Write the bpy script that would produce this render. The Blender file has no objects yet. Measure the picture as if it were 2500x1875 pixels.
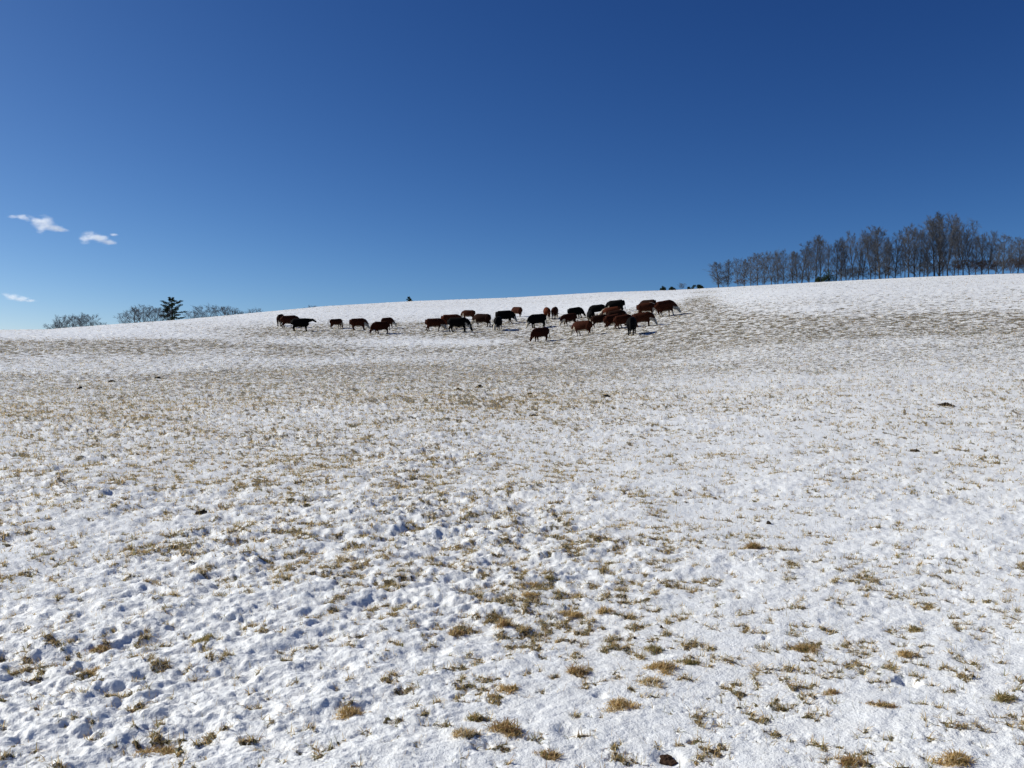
import bpy, bmesh, math, random
import numpy as np
from mathutils import Vector

R = math.radians
rng = np.random.default_rng(7)
random.seed(7)
scn = bpy.context.scene
col = scn.collection

# ------------------------------------------------------------------ camera, sky, sun, exposure
EYE = 1.6
F = 2094.0                                   # focal length in pixels of the 2500 px wide photograph
PITCH = math.atan(37.5 / F)                  # looking slightly down, true horizon a little above centre
cam_d = bpy.data.cameras.new('camera'); cam = bpy.data.objects.new('camera', cam_d); col.objects.link(cam)
cam.location = (0, 0, EYE); cam.rotation_euler = (R(90) - PITCH, 0, 0)
cam_d.sensor_width = 36; cam_d.lens = F / 2500 * 36; cam_d.clip_start = .05; cam_d.clip_end = 20000
scn.camera = cam

SUN_EL, SUN_AZ = 33.0, -72.0                 # azimuth from the view direction, minus = left
w = bpy.data.worlds.new('World'); scn.world = w; w.use_nodes = True
nt = w.node_tree; nt.nodes.clear()
sky = nt.nodes.new('ShaderNodeTexSky'); sky.sky_type = 'NISHITA'; sky.sun_disc = False
sky.sun_elevation = R(SUN_EL); sky.sun_rotation = R(SUN_AZ)
sky.altitude = 300; sky.air_density = .6; sky.dust_density = .5; sky.ozone_density = 4.0
# deep winter blue: one contrast curve per channel on the physical sky, the same in every direction
sep = nt.nodes.new('ShaderNodeSeparateColor'); cmb = nt.nodes.new('ShaderNodeCombineColor'); nt.links.new(sky.outputs[0], sep.inputs[0])
for ch, (lk, gm) in enumerate(((1.584, 1.701), (1.085, 1.405), (.708, 1.096))):
    m0 = nt.nodes.new('ShaderNodeMath'); m0.operation = 'MULTIPLY'; m0.inputs[1].default_value = .05; nt.links.new(sep.outputs[ch], m0.inputs[0])
    m1 = nt.nodes.new('ShaderNodeMath'); m1.operation = 'POWER'; m1.inputs[1].default_value = gm; nt.links.new(m0.outputs[0], m1.inputs[0])
    m2 = nt.nodes.new('ShaderNodeMath'); m2.operation = 'MULTIPLY'; m2.inputs[1].default_value = math.exp(lk) * 10 * .93; nt.links.new(m1.outputs[0], m2.inputs[0])
    nt.links.new(m2.outputs[0], cmb.inputs[ch])
bg = nt.nodes.new('ShaderNodeBackground'); bg.inputs['Strength'].default_value = .10
wo = nt.nodes.new('ShaderNodeOutputWorld')
nt.links.new(cmb.outputs[0], bg.inputs[0]); nt.links.new(bg.outputs[0], wo.inputs[0])

sd = bpy.data.lights.new('sun', 'SUN'); sd.energy = 4.8; sd.angle = R(.53); sd.color = (1, .965, .88)
sun = bpy.data.objects.new('sun', sd); col.objects.link(sun)
sdir = Vector((math.cos(R(SUN_EL)) * math.sin(R(SUN_AZ)), math.cos(R(SUN_EL)) * math.cos(R(SUN_AZ)), math.sin(R(SUN_EL))))
sun.rotation_euler = sdir.to_track_quat('Z', 'Y').to_euler()

scn.view_settings.view_transform = 'Standard'; scn.view_settings.look = 'None'
scn.view_settings.gamma = 1; scn.view_settings.use_curve_mapping = False
scn.view_settings.exposure = 0.07
scn.render.engine = 'CYCLES'; scn.cycles.volume_bounces = 6
scn.render.resolution_x = 1024; scn.render.resolution_y = 768

# ------------------------------------------------------------------ helpers
def tag(o, label=None, cat=None, group=None, kind=None):
    if label: o['label'] = label
    if cat: o['category'] = cat
    if group: o['group'] = group
    if kind: o['kind'] = kind
    return o

def fast_mesh(name, V, faces, smooth=True):
    """faces: list of int arrays (n,3) / (n,4)"""
    me = bpy.data.meshes.new(name)
    V = np.asarray(V, np.float32)
    faces = [np.asarray(f, np.int32) for f in faces if len(f)]
    nl = sum(f.size for f in faces); nf = sum(len(f) for f in faces)
    me.vertices.add(len(V)); me.vertices.foreach_set('co', V.ravel())
    me.loops.add(nl); me.loops.foreach_set('vertex_index', np.concatenate([f.ravel() for f in faces]))
    st = []; k = 0
    for f in faces:
        st.append(k + np.arange(len(f)) * f.shape[1]); k += f.size
    me.polygons.add(nf); me.polygons.foreach_set('loop_start', np.concatenate(st).astype(np.int32))
    me.update(calc_edges=True)
    me.polygons.foreach_set('use_smooth', np.full(nf, smooth, bool))
    me.update()
    return me

def link(name, me, parent=None, mats=()):
    o = bpy.data.objects.new(name, me); col.objects.link(o); o.parent = parent
    for m in mats:
        if me is not None and len(me.materials) < len(mats): me.materials.append(m)
    return o

def set_attr(me, name, arr):
    arr = np.asarray(arr, np.float32)
    if arr.ndim == 1:
        a = me.attributes.new(name, 'FLOAT', 'POINT'); a.data.foreach_set('value', arr)
    else:
        a = me.attributes.new(name, 'FLOAT_COLOR', 'POINT')
        c = np.ones((len(arr), 4), np.float32); c[:, :3] = arr; a.data.foreach_set('color', c.ravel())

def _hash(ix, iy, seed):
    h = (ix.astype(np.int64) * 374761393 + iy.astype(np.int64) * 668265263 + seed * 1442695041) & 0xFFFFFFFF
    h = ((h ^ (h >> 13)) * 1274126177) & 0xFFFFFFFF
    h = (h ^ (h >> 16)) * 2246822519 & 0xFFFFFFFF
    return ((h ^ (h >> 15)) & 0xFFFFFF).astype(np.float32) / 16777216.0

def vnoise(x, y, seed=0):
    """value noise, about -1..1"""
    fx = np.floor(x); fy = np.floor(y); tx = (x - fx).astype(np.float32); ty = (y - fy).astype(np.float32)
    tx = tx * tx * tx * (tx * (tx * 6 - 15) + 10); ty = ty * ty * ty * (ty * (ty * 6 - 15) + 10)
    ix = fx.astype(np.int64); iy = fy.astype(np.int64)
    a = _hash(ix, iy, seed); b = _hash(ix + 1, iy, seed); c = _hash(ix, iy + 1, seed); d = _hash(ix + 1, iy + 1, seed)
    return ((a + (b - a) * tx) * (1 - ty) + (c + (d - c) * tx) * ty) * 2 - 1

def fbm(x, y, size, octs, seed=0, gain=.5):
    s = 0; amp = 1; tot = 0
    for k in range(octs):
        ca, sa = math.cos(.7 + k * 1.3), math.sin(.7 + k * 1.3)
        f = 2.03 ** k / size
        s = s + amp * vnoise((x * ca - y * sa) * f + 17.3 * k, (x * sa + y * ca) * f - 9.1 * k, seed + k)
        tot += amp * amp; amp *= gain
    return s / math.sqrt(tot) * 1.9           # roughly unit variance

def sstep(a, b, x):
    t = np.clip((x - a) / (b - a), 0, 1); return t * t * (3 - 2 * t)

# ------------------------------------------------------------------ the shape of the hill
D_K = np.array([0, 10, 20, 35, 50, 65, 75, 85, 100, 120, 150, 190, 230, 300, 500, 1200, 4000], float)
AZ_K = [-31, -17.2, -9.5, 1.4, 10.5, 20, 31]
Z_K = [
 [0, .12, .35, .85, 1.55, 2.6, 3.35, 4.1, 5.1, 6.2, 7.4, 8.3, 8.3, 7.0, 2, -25, -120],
 [0, .13, .40, 1.0, 1.8, 2.9, 3.8, 4.7, 6.2, 8.1, 10.6, 13.2, 14.5, 14, 8, -22, -120],
 [0, .15, .45, 1.1, 1.9, 3.0, 4.0, 5.1, 6.7, 8.8, 11.9, 15.6, 18.0, 18.5, 12, -20, -120],
 [0, .15, .45, 1.15, 2.05, 3.3, 4.3, 5.5, 7.3, 9.6, 12.9, 17.3, 20.2, 22, 16, -18, -120],
 [0, .16, .50, 1.3, 2.4, 4.2, 5.6, 7.0, 8.9, 11.2, 14.4, 18.5, 22.0, 25, 20, -15, -120],
 [0, .18, .60, 1.5, 3.0, 5.1, 6.6, 8.0, 10.0, 12.4, 15.4, 19.6, 22.5, 25, 20, -15, -120],
 [0, .20, .65, 1.6, 3.1, 5.3, 6.7, 8.0, 9.9, 12.2, 15.4, 19.5, 22.9, 25, 20, -15, -120]]
SKYLINE = [(0, 806), (113, 804.6), (249, 794.5), (452, 780), (621, 764), (791, 748), (1006, 735.5), (1243, 727),
           (1469, 714), (1638, 708.6), (1808, 699.5), (2034, 687), (2260, 676), (2500, 667)]

def pchip(xk, yk, x):
    h = np.diff(xk); d = np.diff(yk) / h; m = np.zeros(len(xk))
    for i in range(1, len(xk) - 1):
        if d[i - 1] * d[i] > 0:
            w1 = 2 * h[i] + h[i - 1]; w2 = h[i] + 2 * h[i - 1]
            m[i] = (w1 + w2) / (w1 / d[i - 1] + w2 / d[i])
    m[0] = d[0] * .8; m[-1] = d[-1]
    i = np.clip(np.searchsorted(xk, x) - 1, 0, len(h) - 1)
    t = (x - xk[i]) / h[i]
    return ((2*t**3 - 3*t**2 + 1) * yk[i] + (t**3 - 2*t**2 + t) * h[i] * m[i] + (-2*t**3 + 3*t**2) * yk[i+1] + (t**3 - t**2) * h[i] * m[i+1])

TQ = np.linspace(0, math.sqrt(4000), 1400); TD = TQ ** 2          # distance samples
TA = np.arange(-40, 40.01, .5)                                     # azimuth samples
_rows = np.array([pchip(D_K, np.array(z, float), TD) for z in Z_K])
TZ = np.array([[0.0]]) * np.zeros((len(TA), len(TD)))
for j in range(len(TD)):
    TZ[:, j] = pchip(np.array(AZ_K, float), _rows[:, j], np.clip(TA, -31, 31))
for j in range(len(TD)):                                           # smooth across azimuth
    k = np.array([1, 2, 3, 4, 5, 4, 3, 2, 1.]); k /= k.sum()
    TZ[:, j] = np.convolve(np.pad(TZ[:, j], 4, mode='edge'), k, 'valid')
def px_az(px): return math.degrees(math.atan((px - 1250) / F))
def row_ratio(py):                                                 # picture row -> height over depth
    return math.tan(math.atan((937.5 - py) / F) - PITCH)
_saz = np.array([px_az(p[0]) for p in SKYLINE])
_se = np.array([row_ratio(p[1]) for p in SKYLINE])
CREST = np.zeros(len(TA))
for i, a in enumerate(TA):
    tgt = np.interp(a, _saz, _se); ca = math.cos(R(a)); sel = (TD > 60) & (TD < 260)
    for it in range(12):
        e = (TZ[i, sel] - EYE) / (TD[sel] * ca); m = e.max(); dm = TD[sel][e.argmax()]
        TZ[i] += (tgt - m) * ca * TD * sstep(70, max(dm, 90), TD) * np.where(TD > dm, dm / np.maximum(TD, 1), 1)
    CREST[i] = dm
k5 = np.ones(5) / 5; CREST = np.convolve(np.pad(CREST, 2, mode='edge'), k5, 'valid')

def macro(x, y):
    x = np.asarray(x, float); y = np.asarray(y, float)
    r = np.hypot(x, y); a = np.degrees(np.arctan2(x, y)); ac = np.clip(a, -40, 39.999)
    fi = (ac + 40) / .5; i = np.clip(fi.astype(int), 0, len(TA) - 2); fi = fi - i
    q = np.sqrt(np.minimum(r, 3999)) / (TQ[1] - TQ[0]); j = np.clip(q.astype(int), 0, len(TQ) - 2); fj = q - j
    z = (TZ[i, j] * (1 - fi) + TZ[i + 1, j] * fi) * (1 - fj) + (TZ[i, j + 1] * (1 - fi) + TZ[i + 1, j + 1] * fi) * fj
    wb = sstep(38, 110, np.abs(a))
    return z * (1 - wb) + wb * (-.02 * np.minimum(r, 4000))

def ray(px, py):
    """where the line of sight through a photograph pixel meets the hill"""
    cx = (px - 1250) / F; cz = (937.5 - py) / F
    d = Vector((cx, math.cos(PITCH) + cz * math.sin(PITCH), cz * math.cos(PITCH) - math.sin(PITCH)))
    t = np.geomspace(2, 260, 6000); X = d.x * t; Y = d.y * t; Z = EYE + d.z * t - macro(X, Y)
    i = int(np.argmax(Z < 0))
    if Z[i] >= 0: i = len(t) - 1
    return float(X[i]), float(Y[i])

# ------------------------------------------------------------------ where grass shows through the snow
BLOBS = []   # x, y, across sigma, along sigma (m), added density
for px, py, sx, sy, dd in [
        (150, 838, 10, 5, .50), (420, 850, 12, 5, .25), (40, 845, 8, 5, .3), (330, 960, 5, 7, .14), (700, 930, 7, 8, .16), (1050, 930, 6, 8, .20), (1230, 945, 5, 5, .22),
        (800, 880, 14, 9, .10), (1250, 880, 7, 7, .06), (60, 1000, 3, 5, .10), (1130, 1000, 4, 4, .08),
        (720, 800, 7, 8, .28), (860, 805, 7, 6, .34), (980, 805, 6, 6, .3), (1090, 798, 9, 6, .30), (1230, 800, 7, 6, .34), (1330, 795, 7, 8, .34),
        (1430, 800, 7, 7, .36), (1560, 800, 6, 7, .36), (1650, 790, 4, 6, .22), (1380, 780, 7, 6, .22), (560, 790, 8, 6, .10), (1540, 830, 5, 4, .12),
        (1700, 830, 7, 6, .16), (2200, 790, 8, 4, .30), (2400, 785, 7, 4, .32), (2050, 805, 8, 4, .22), (1850, 790, 6, 5, .08), (2350, 830, 7, 4, .12),
        (1715, 716, 1.5, 16, .26), (1700, 735, 1.5, 8, .42), (1680, 755, 1.5, 6, .38), (1655, 785, 2.0, 5, .30), (1610, 830, 2.5, 5, .20), (1530, 870, 3, 5, .14),
        (1000, 832, 13, 3.6, -.15), (1200, 834, 9, 3, -.18), (480, 826, 9, 4, -.10), (300, 810, 10, 8, -.1), (1500, 745, 14, 9, -.06), (1150, 755, 14, 9, -.06),
        (1900, 720, 12, 10, -.05), (1400, 1330, .5, .6, .10), (1500, 1560, .5, .5, .08), (2200, 1250, 3, 2, -.06), (2100, 960, 5, 5, -.06), (1300, 1480, .5, .5, .08)]:
    gx, gy = ray(px, py); BLOBS.append((gx, gy, sx, sy, dd))

def density(x, y):
    r = np.hypot(x, y); u = x / np.maximum(r, .1)
    d = np.interp(r, [0, 5, 9, 14, 22, 32, 45, 60, 75, 100, 130, 220], [.15, .165, .215, .26, .29, .31, .31, .29, .22, .14, .12, .13])
    side = 1 - .16 * sstep(.04, .24, u) * sstep(4, 12, r) * (1 - sstep(60, 85, r))
    d = d * side
    for gx, gy, sx, sy, dd in BLOBS:
        rr = math.hypot(gx, gy); ax, ay = gx / rr, gy / rr
        al = (x - gx) * ax + (y - gy) * ay; ac = (x - gx) * ay - (y - gy) * ax
        dd_ = dd * (1.15 if dd > 0 and 60 < rr < 110 else .8 if dd > 0 and rr > 25 else 1)
        e = (al / sy) ** 2 + (ac / sx) ** 2
        d = d + dd_ * np.exp(-.5 * np.minimum(e, 60))
    d = d * (1 + .20 * fbm(x, y, 7.0, 2, 301))
    return np.clip(d, .02, .54)

def ppf(p):          # threshold of a unit normal, p in .01 .. .8
    return np.interp(p, [.001, .01, .025, .05, .1, .2, .3, .4, .5, .6, .7, .8], [3.1, 2.33, 1.96, 1.645, 1.28, .84, .52, .25, 0, -.25, -.52, -.84])

def cover(x, y, dens=None):
    if dens is None: dens = density(x, y)
    r = np.hypot(x, y); lw = np.interp(r, [6, 18], [.27, .20])
    n = fbm(x, y, .10, 3, 41, .75) * .80 + lw * fbm(x, y, .6, 2, 77) + .48 * fbm(x, y, .035, 2, 79, .8)
    return sstep(-.22, .3, n - ppf(dens)), n - ppf(dens)

def pits(x, y, cell, prob, seed, rad):
    """trodden hollows: one possible pit in each cell"""
    wx = .022 * fbm(x, y, .11, 2, seed + 9); wy = .022 * fbm(x, y, .11, 2, seed + 19); x = x + wx; y = y + wy
    ix = np.floor(x / cell).astype(np.int64); iy = np.floor(y / cell).astype(np.int64); out = np.zeros(x.shape, np.float32)
    for dx in (-1, 0, 1):
        for dy in (-1, 0, 1):
            cx = ix + dx; cy = iy + dy
            h = _hash(cx, cy, seed); px_ = (cx + _hash(cx, cy, seed + 1)) * cell; py_ = (cy + _hash(cx, cy, seed + 2)) * cell
            rr = rad * (.6 + .8 * _hash(cx, cy, seed + 3)); an = _hash(cx, cy, seed + 4) * 3.14
            u = (x - px_) * np.cos(an) + (y - py_) * np.sin(an); v = -(x - px_) * np.sin(an) + (y - py_) * np.cos(an)
            d = np.sqrt((u / rr) ** 2 + (v / (rr * .72)) ** 2)
            s = (1 - sstep(.45, 1.05, d)) - .08 * np.exp(-((d - 1.3) / .3) ** 2)
            out = np.where(h < prob, out + s * (.6 + .6 * _hash(cx, cy, seed + 5)), out)
    return out

HOLES = [(2218, 1652, .075, .06), (1516, 1538, .05, .03), (1245, 1215, .16, .05), (1180, 1830, .05, .03), (1462, 1697, .05, .03), (1392, 1785, .07, .04), (1270, 1195, .14, .04)]
HOLES = [ray(a, b) + (c, d) for a, b, c, d in HOLES]
SOIL = ray(1630, 1841)

def relief(x, y, cov, raw):
    r = np.hypot(x, y); u = x / np.maximum(r, .1)
    rough = 1.0 - .50 * sstep(-.1, .25, u) - .12 * sstep(0, .5, u) + .15 * sstep(.1, .5, -u)
    rough = rough * np.interp(r, [0, 5, 10, 40, 90, 260], [.72, .78, 1.05, 1.45, 1.5, 1.1])
    rough = rough * np.clip(.88 + .36 * fbm(x, y, 1.9, 2, 91), .35, 1.5)
    far = np.interp(r, [0, 12, 40, 120], [0, 0, 1, 1.6])
    a = fbm(x, y, 1.3, 2, 5) * .014; X0, Y0 = x, y; x = x * 1.55; y = y * 1.55
    # drift grain runs from lower left to upper right
    gx = x * .80 + y * .60; gy = -x * .60 + y * .80
    b = fbm(gx * .62, gy, .30, 3, 11, .55)
    b2 = 1 - np.abs(fbm(gx * .75, gy, .16, 3, 23, .6)) * .9
    c = fbm(x, y, .075, 3, 31, .6)
    e_ = fbm(x * .55 + y * .12, y * .9 - x * .10, .11, 3, 37, .7)
    z = a + rough * (.0185 * b + .0115 * b2 + .0045 * c + .0075 * e_) 
    z = a + (z - a) / 1.40; x, y = X0, Y0
    z = z + far * .013 * fbm(x, y, .38, 2, 61)
    near = 1 - sstep(50, 80, r)
    pr = .10 + .40 * sstep(-.05, .40, -u) + .12 * sstep(8, 20, r) * (1 - sstep(-.05, .15, u))
    z = z - near * pits(x, y, .27, pr * .28, 501, .055) * .013
    z = z - near * pits(x, y, .14, pr * .35, 601, .032) * .007
    # thin snow round grass: melted rim, tussock in the middle
    z = z - .005 * sstep(-.5, 0, raw) + .013 * sstep(.0, 1.1, raw) * (.6 + .4 * fbm(x, y, .8, 1, 88))
    z = z + cov * .003 * fbm(x, y, .03, 2, 71)
    for hx, hy, hr, hd in HOLES:
        d = np.hypot(x - hx, y - hy) / hr
        d = d * (1 + .30 * vnoise(x * 22, y * 22, 9) + .15 * vnoise(x * 60, y * 60, 19))
        z = z - .6 * hd * (1 - sstep(.2, 1.1, d))
    d = np.hypot(x - SOIL[0], (y - SOIL[1]) * .9) / .055
    z = z - .018 * (1 - sstep(.6, 1.5, d))
    return z

def ground_z(x, y):
    x = np.atleast_1d(np.asarray(x, float)); y = np.atleast_1d(np.asarray(y, float))
    cv, raw = cover(x, y)
    return macro(x, y) + relief(x, y, cv, raw)
def gz(x, y): return float(ground_z(x, y)[0])

# ------------------------------------------------------------------ materials
def new_mat(name, col4=(.5, .5, .5), rough=.8, spec=.2):
    m = bpy.data.materials.new(name); m.use_nodes = True
    b = m.node_tree.nodes['Principled BSDF']
    b.inputs['Base Color'].default_value = (*col4, 1); b.inputs['Roughness'].default_value = rough
    b.inputs['Specular IOR Level'].default_value = spec
    return m, m.node_tree, b

def N(nt, t, **kw):
    n = nt.nodes.new(t)
    for k, v in kw.items():
        if k in n.inputs: n.inputs[k].default_value = v
        else: setattr(n, k, v)
    return n

def ramp(nt, pts):
    n = nt.nodes.new('ShaderNodeValToRGB'); cr = n.color_ramp
    while len(cr.elements) < len(pts): cr.elements.new(.5)
    for e, (p, c) in zip(cr.elements, pts): e.position = p; e.color = (*c, 1)
    return n

def mixrgb(nt, a, b, f, mode='MIX'):
    n = nt.nodes.new('ShaderNodeMix'); n.data_type = 'RGBA'; n.blend_type = mode
    for sock, v in ((n.inputs[6], a), (n.inputs[7], b), (n.inputs[0], f)):
        if hasattr(v, 'is_linked') or isinstance(v, bpy.types.NodeSocket): nt.links.new(v, sock)
        elif isinstance(v, tuple): sock.default_value = (*v, 1)
        else: sock.default_value = v
    return n.outputs[2]

def math_n(nt, op, a, b=None, c=None):
    n = nt.nodes.new('ShaderNodeMath'); n.operation = op
    for s, v in zip(n.inputs, (a, b, c)):
        if v is None: continue
        if isinstance(v, bpy.types.NodeSocket): nt.links.new(v, s)
        else: s.default_value = v
    return n.outputs[0]

# snow with thatch showing through
M_SNOW, t, b = new_mat('snow_and_turf', (.86, .87, .9), .6, .25)
tc = N(t, 'ShaderNodeTexCoord')
at = N(t, 'ShaderNodeAttribute', attribute_name='cover')
n1 = N(t, 'ShaderNodeTexNoise', Scale=22.0, Detail=4.0, Roughness=.65); t.links.new(tc.outputs['Object'], n1.inputs['Vector'])
n2 = N(t, 'ShaderNodeTexNoise', Scale=90.0, Detail=3.0, Roughness=.6); t.links.new(tc.outputs['Object'], n2.inputs['Vector'])
n3 = N(t, 'ShaderNodeTexNoise', Scale=1.1, Detail=3.0, Roughness=.6); t.links.new(tc.outputs['Object'], n3.inputs['Vector'])
n4 = N(t, 'ShaderNodeTexNoise', Scale=7.0, Detail=3.0, Roughness=.6); t.links.new(tc.outputs['Object'], n4.inputs['Vector'])
turf = ramp(t, [(.30, (.018, .013, .008)), (.44, (.056, .041, .021)), (.57, (.14, .103, .051)), (.72, (.27, .205, .11))])  # thatch colour, darkened so it also carries the shade of unmodelled far tussocks
t.links.new(n1.outputs[0], turf.inputs[0])
olive = ramp(t, [(.3, (.018, .016, .008)), (.7, (.105, .088, .038))]); t.links.new(n2.outputs[0], olive.inputs[0])
gsel = ramp(t, [(.40, (0, 0, 0)), (.60, (1, 1, 1))]); t.links.new(n3.outputs[0], gsel.inputs[0])
turfc = mixrgb(t, turf.outputs[0], olive.outputs[0], gsel.outputs[0])
snowc = ramp(t, [(.3, (.81, .835, .84)), (.7, (.88, .90, .90))]); t.links.new(n4.outputs[0], snowc.inputs[0])
atd = N(t, 'ShaderNodeAttribute', attribute_name='thin')
n5 = N(t, 'ShaderNodeTexNoise', Scale=11.0, Detail=5.0, Roughness=.75); t.links.new(tc.outputs['Object'], n5.inputs['Vector'])
th = ramp(t, [(.38, (0, 0, 0)), (.60, (1, 1, 1))]); t.links.new(n5.outputs[0], th.inputs[0])
snowm = mixrgb(t, snowc.outputs[0], (.46, .42, .35), math_n(t, 'MULTIPLY', th.outputs[0], math_n(t, 'MULTIPLY', atd.outputs['Fac'], .8)))
athr = N(t, 'ShaderNodeAttribute', attribute_name='thr'); afar = N(t, 'ShaderNodeAttribute', attribute_name='farw')
n6 = N(t, 'ShaderNodeTexNoise', Scale=5.0, Detail=3.0, Roughness=.6); t.links.new(tc.outputs['Object'], n6.inputs['Vector'])
n7 = N(t, 'ShaderNodeTexNoise', Scale=1.6, Detail=2.0, Roughness=.5); t.links.new(tc.outputs['Object'], n7.inputs['Vector'])
n8 = N(t, 'ShaderNodeTexNoise', Scale=2.1, Detail=2.5, Roughness=.6); t.links.new(tc.outputs['Object'], n8.inputs['Vector'])
af2 = N(t, 'ShaderNodeAttribute', attribute_name='far2'); mx2 = t.nodes.new('ShaderNodeMix'); mx2.data_type = 'FLOAT'
t.links.new(af2.outputs['Fac'], mx2.inputs[0]); t.links.new(n6.outputs[0], mx2.inputs[2]); t.links.new(n8.outputs[0], mx2.inputs[3])
nn = math_n(t, 'MULTIPLY', math_n(t, 'SUBTRACT', mx2.outputs[0], .5), 10.0)
nn = math_n(t, 'MULTIPLY_ADD', math_n(t, 'SUBTRACT', n7.outputs[0], .5), 2.6, nn)
mf = N(t, 'ShaderNodeMapRange'); mf.interpolation_type = 'SMOOTHSTEP'; t.links.new(math_n(t, 'SUBTRACT', nn, athr.outputs['Fac']), mf.inputs[0]); mf.inputs[1].default_value = -.08; mf.inputs[2].default_value = .16
mxc = t.nodes.new('ShaderNodeMix'); mxc.data_type = 'FLOAT'
t.links.new(afar.outputs['Fac'], mxc.inputs[0]); t.links.new(at.outputs['Fac'], mxc.inputs[2]); t.links.new(mf.outputs[0], mxc.inputs[3]); COV = mxc.outputs[0]
s = math_n(t, 'MULTIPLY_ADD', math_n(t, 'SUBTRACT', n2.outputs[0], .5), 1.5, COV)
s = math_n(t, 'MULTIPLY_ADD', math_n(t, 'SUBTRACT', n1.outputs[0], .5), 1.1, s)
mr = N(t, 'ShaderNodeMapRange'); mr.interpolation_type = 'SMOOTHSTEP'
t.links.new(s, mr.inputs[0]); mr.inputs[1].default_value = .55; mr.inputs[2].default_value = 1.0
lo = math_n(t, 'MULTIPLY', mr.outputs[0], math_n(t, 'MINIMUM', math_n(t, 'MULTIPLY', COV, 4.0), 1.0))
cc = mixrgb(t, snowm, turfc, lo)
t.links.new(cc, b.inputs['Base Color'])
t.links.new(math_n(t, 'MULTIPLY_ADD', lo, .35, .5), b.inputs['Roughness'])
bp = N(t, 'ShaderNodeBump', Strength=.85, Distance=.005)
t.links.new(n2.outputs[0], bp.inputs['Height'])
bp2 = N(t, 'ShaderNodeBump', Strength=.9, Distance=.014); t.links.new(n1.outputs[0], bp2.inputs['Height'])
t.links.new(bp2.outputs[0], bp.inputs['Normal']); t.links.new(bp.outputs[0], b.inputs['Normal'])

# grass blades
M_GRASS, t, b = new_mat('dry_grass', (.2, .15, .07), .75, .15)
at = N(t, 'ShaderNodeAttribute', attribute_name='tint'); t.links.new(at.outputs['Color'], b.inputs['Base Color'])
tr = N(t, 'ShaderNodeBsdfTranslucent'); t.links.new(at.outputs['Color'], tr.inputs[0])
ms = N(t, 'ShaderNodeMixShader'); ms.inputs[0].default_value = .48
t.links.new(b.outputs[0], ms.inputs[1]); t.links.new(tr.outputs[0], ms.inputs[2])
t.links.new(ms.outputs[0], t.nodes['Material Output'].inputs[0])

# cattle coat
M_COAT, t, b = new_mat('cattle_coat', (.05, .02, .01), .85, .05)
at = N(t, 'ShaderNodeAttribute', attribute_name='coat')
tc = N(t, 'ShaderNodeTexCoord'); n1 = N(t, 'ShaderNodeTexNoise', Scale=14.0, Detail=3.0)
t.links.new(tc.outputs['Object'], n1.inputs['Vector'])
vr = ramp(t, [(.3, (.7, .7, .7)), (.7, (1.15, 1.15, 1.15))]); t.links.new(n1.outputs[0], vr.inputs[0])
t.links.new(mixrgb(t, at.outputs['Color'], vr.outputs[0], 1.0, 'MULTIPLY'), b.inputs['Base Color'])

def bark_mat(name, dark, light):
    m, t, b = new_mat(name, dark, .9, .1)
    tc = N(t, 'ShaderNodeTexCoord'); n1 = N(t, 'ShaderNodeTexNoise', Scale=3.0, Detail=5.0, Roughness=.7)
    t.links.new(tc.outputs['Object'], n1.inputs['Vector'])
    rp = ramp(t, [(.35, dark), (.65, light)]); t.links.new(n1.outputs[0], rp.inputs[0]); t.links.new(rp.outputs[0], b.inputs['Base Color'])
    return m
M_BARK = bark_mat('grey_bark', (.038, .037, .038), (.120, .116, .112))
M_TWIG = bark_mat('grey_twigs', (.072, .078, .090), (.130, .138, .155))
M_REDTWIG = bark_mat('reddish_twigs', (.075, .050, .040), (.14, .10, .08))
M_NEEDLE = bark_mat('evergreen_foliage', (.012, .022, .010), (.038, .055, .022))
M_DUNG = bark_mat('dark_dung', (.022, .017, .012), (.075, .056, .038))
M_SOILM = bark_mat('bare_soil', (.030, .016, .010), (.070, .040, .026))

# ------------------------------------------------------------------ the ground sheet
rr = [0.0, .6, 1.2, 1.7, 2.1, 2.4]; r = 2.55
while r < 262:
    rr.append(r); r += max(.007, min(.78 * r * r / 1373, .60 + max(0, r - 150) * .002))
while r < 9000:
    rr.append(r); r *= 1.12
rr = np.array(rr)
aa = np.concatenate([np.arange(-180, -52, 6.0), np.arange(-50, -36.01, .35), np.arange(-36, 36.001, .098), np.arange(36.35, 50.1, .35), np.arange(54, 180, 6.0)])
A, RR = np.meshgrid(np.radians(aa), rr)
GX = (RR * np.sin(A)).ravel(); GY = (RR * np.cos(A)).ravel()
dens = density(GX, GY); cv, raw = cover(GX, GY, dens); outer = sstep(48, 51, np.abs(np.degrees(A)).ravel()); cv = cv * (1 - outer) + .3 * outer; raw = raw * (1 - outer) - .5 * outer; dens = dens * (1 - outer) + .15 * outer
fine = (1 - sstep(46, 50, np.abs(np.degrees(A)).ravel())) * (1 - sstep(250, 300, RR.ravel())) * sstep(.5, 2.4, RR.ravel())
GZ = macro(GX, GY) + relief(GX, GY, cv, raw) * fine
nr, na = len(rr), len(aa)
i = np.arange(nr - 1)[:, None]; j = np.arange(na - 1)[None, :]
q = np.stack([i * na + j, (i + 1) * na + j, (i + 1) * na + j + 1, i * na + j + 1], -1).reshape(-1, 4)[:, ::-1]
i1 = np.arange(nr - 1)
q2 = np.stack([i1 * na + na - 1, (i1 + 1) * na + na - 1, (i1 + 1) * na, i1 * na], -1)[:, ::-1]
me = fast_mesh('snow_field', np.stack([GX, GY, GZ], -1), [np.concatenate([q, q2])])
print('GROUND', nr, na, len(q))
set_attr(me, 'cover', cv); set_attr(me, 'thr', ppf(dens)); set_attr(me, 'far2', sstep(38, 75, RR.ravel()) * .85); set_attr(me, 'farw', sstep(22, 42, RR.ravel())); set_attr(me, 'thin', np.clip(dens * 1.3, 0, 1))
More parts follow.
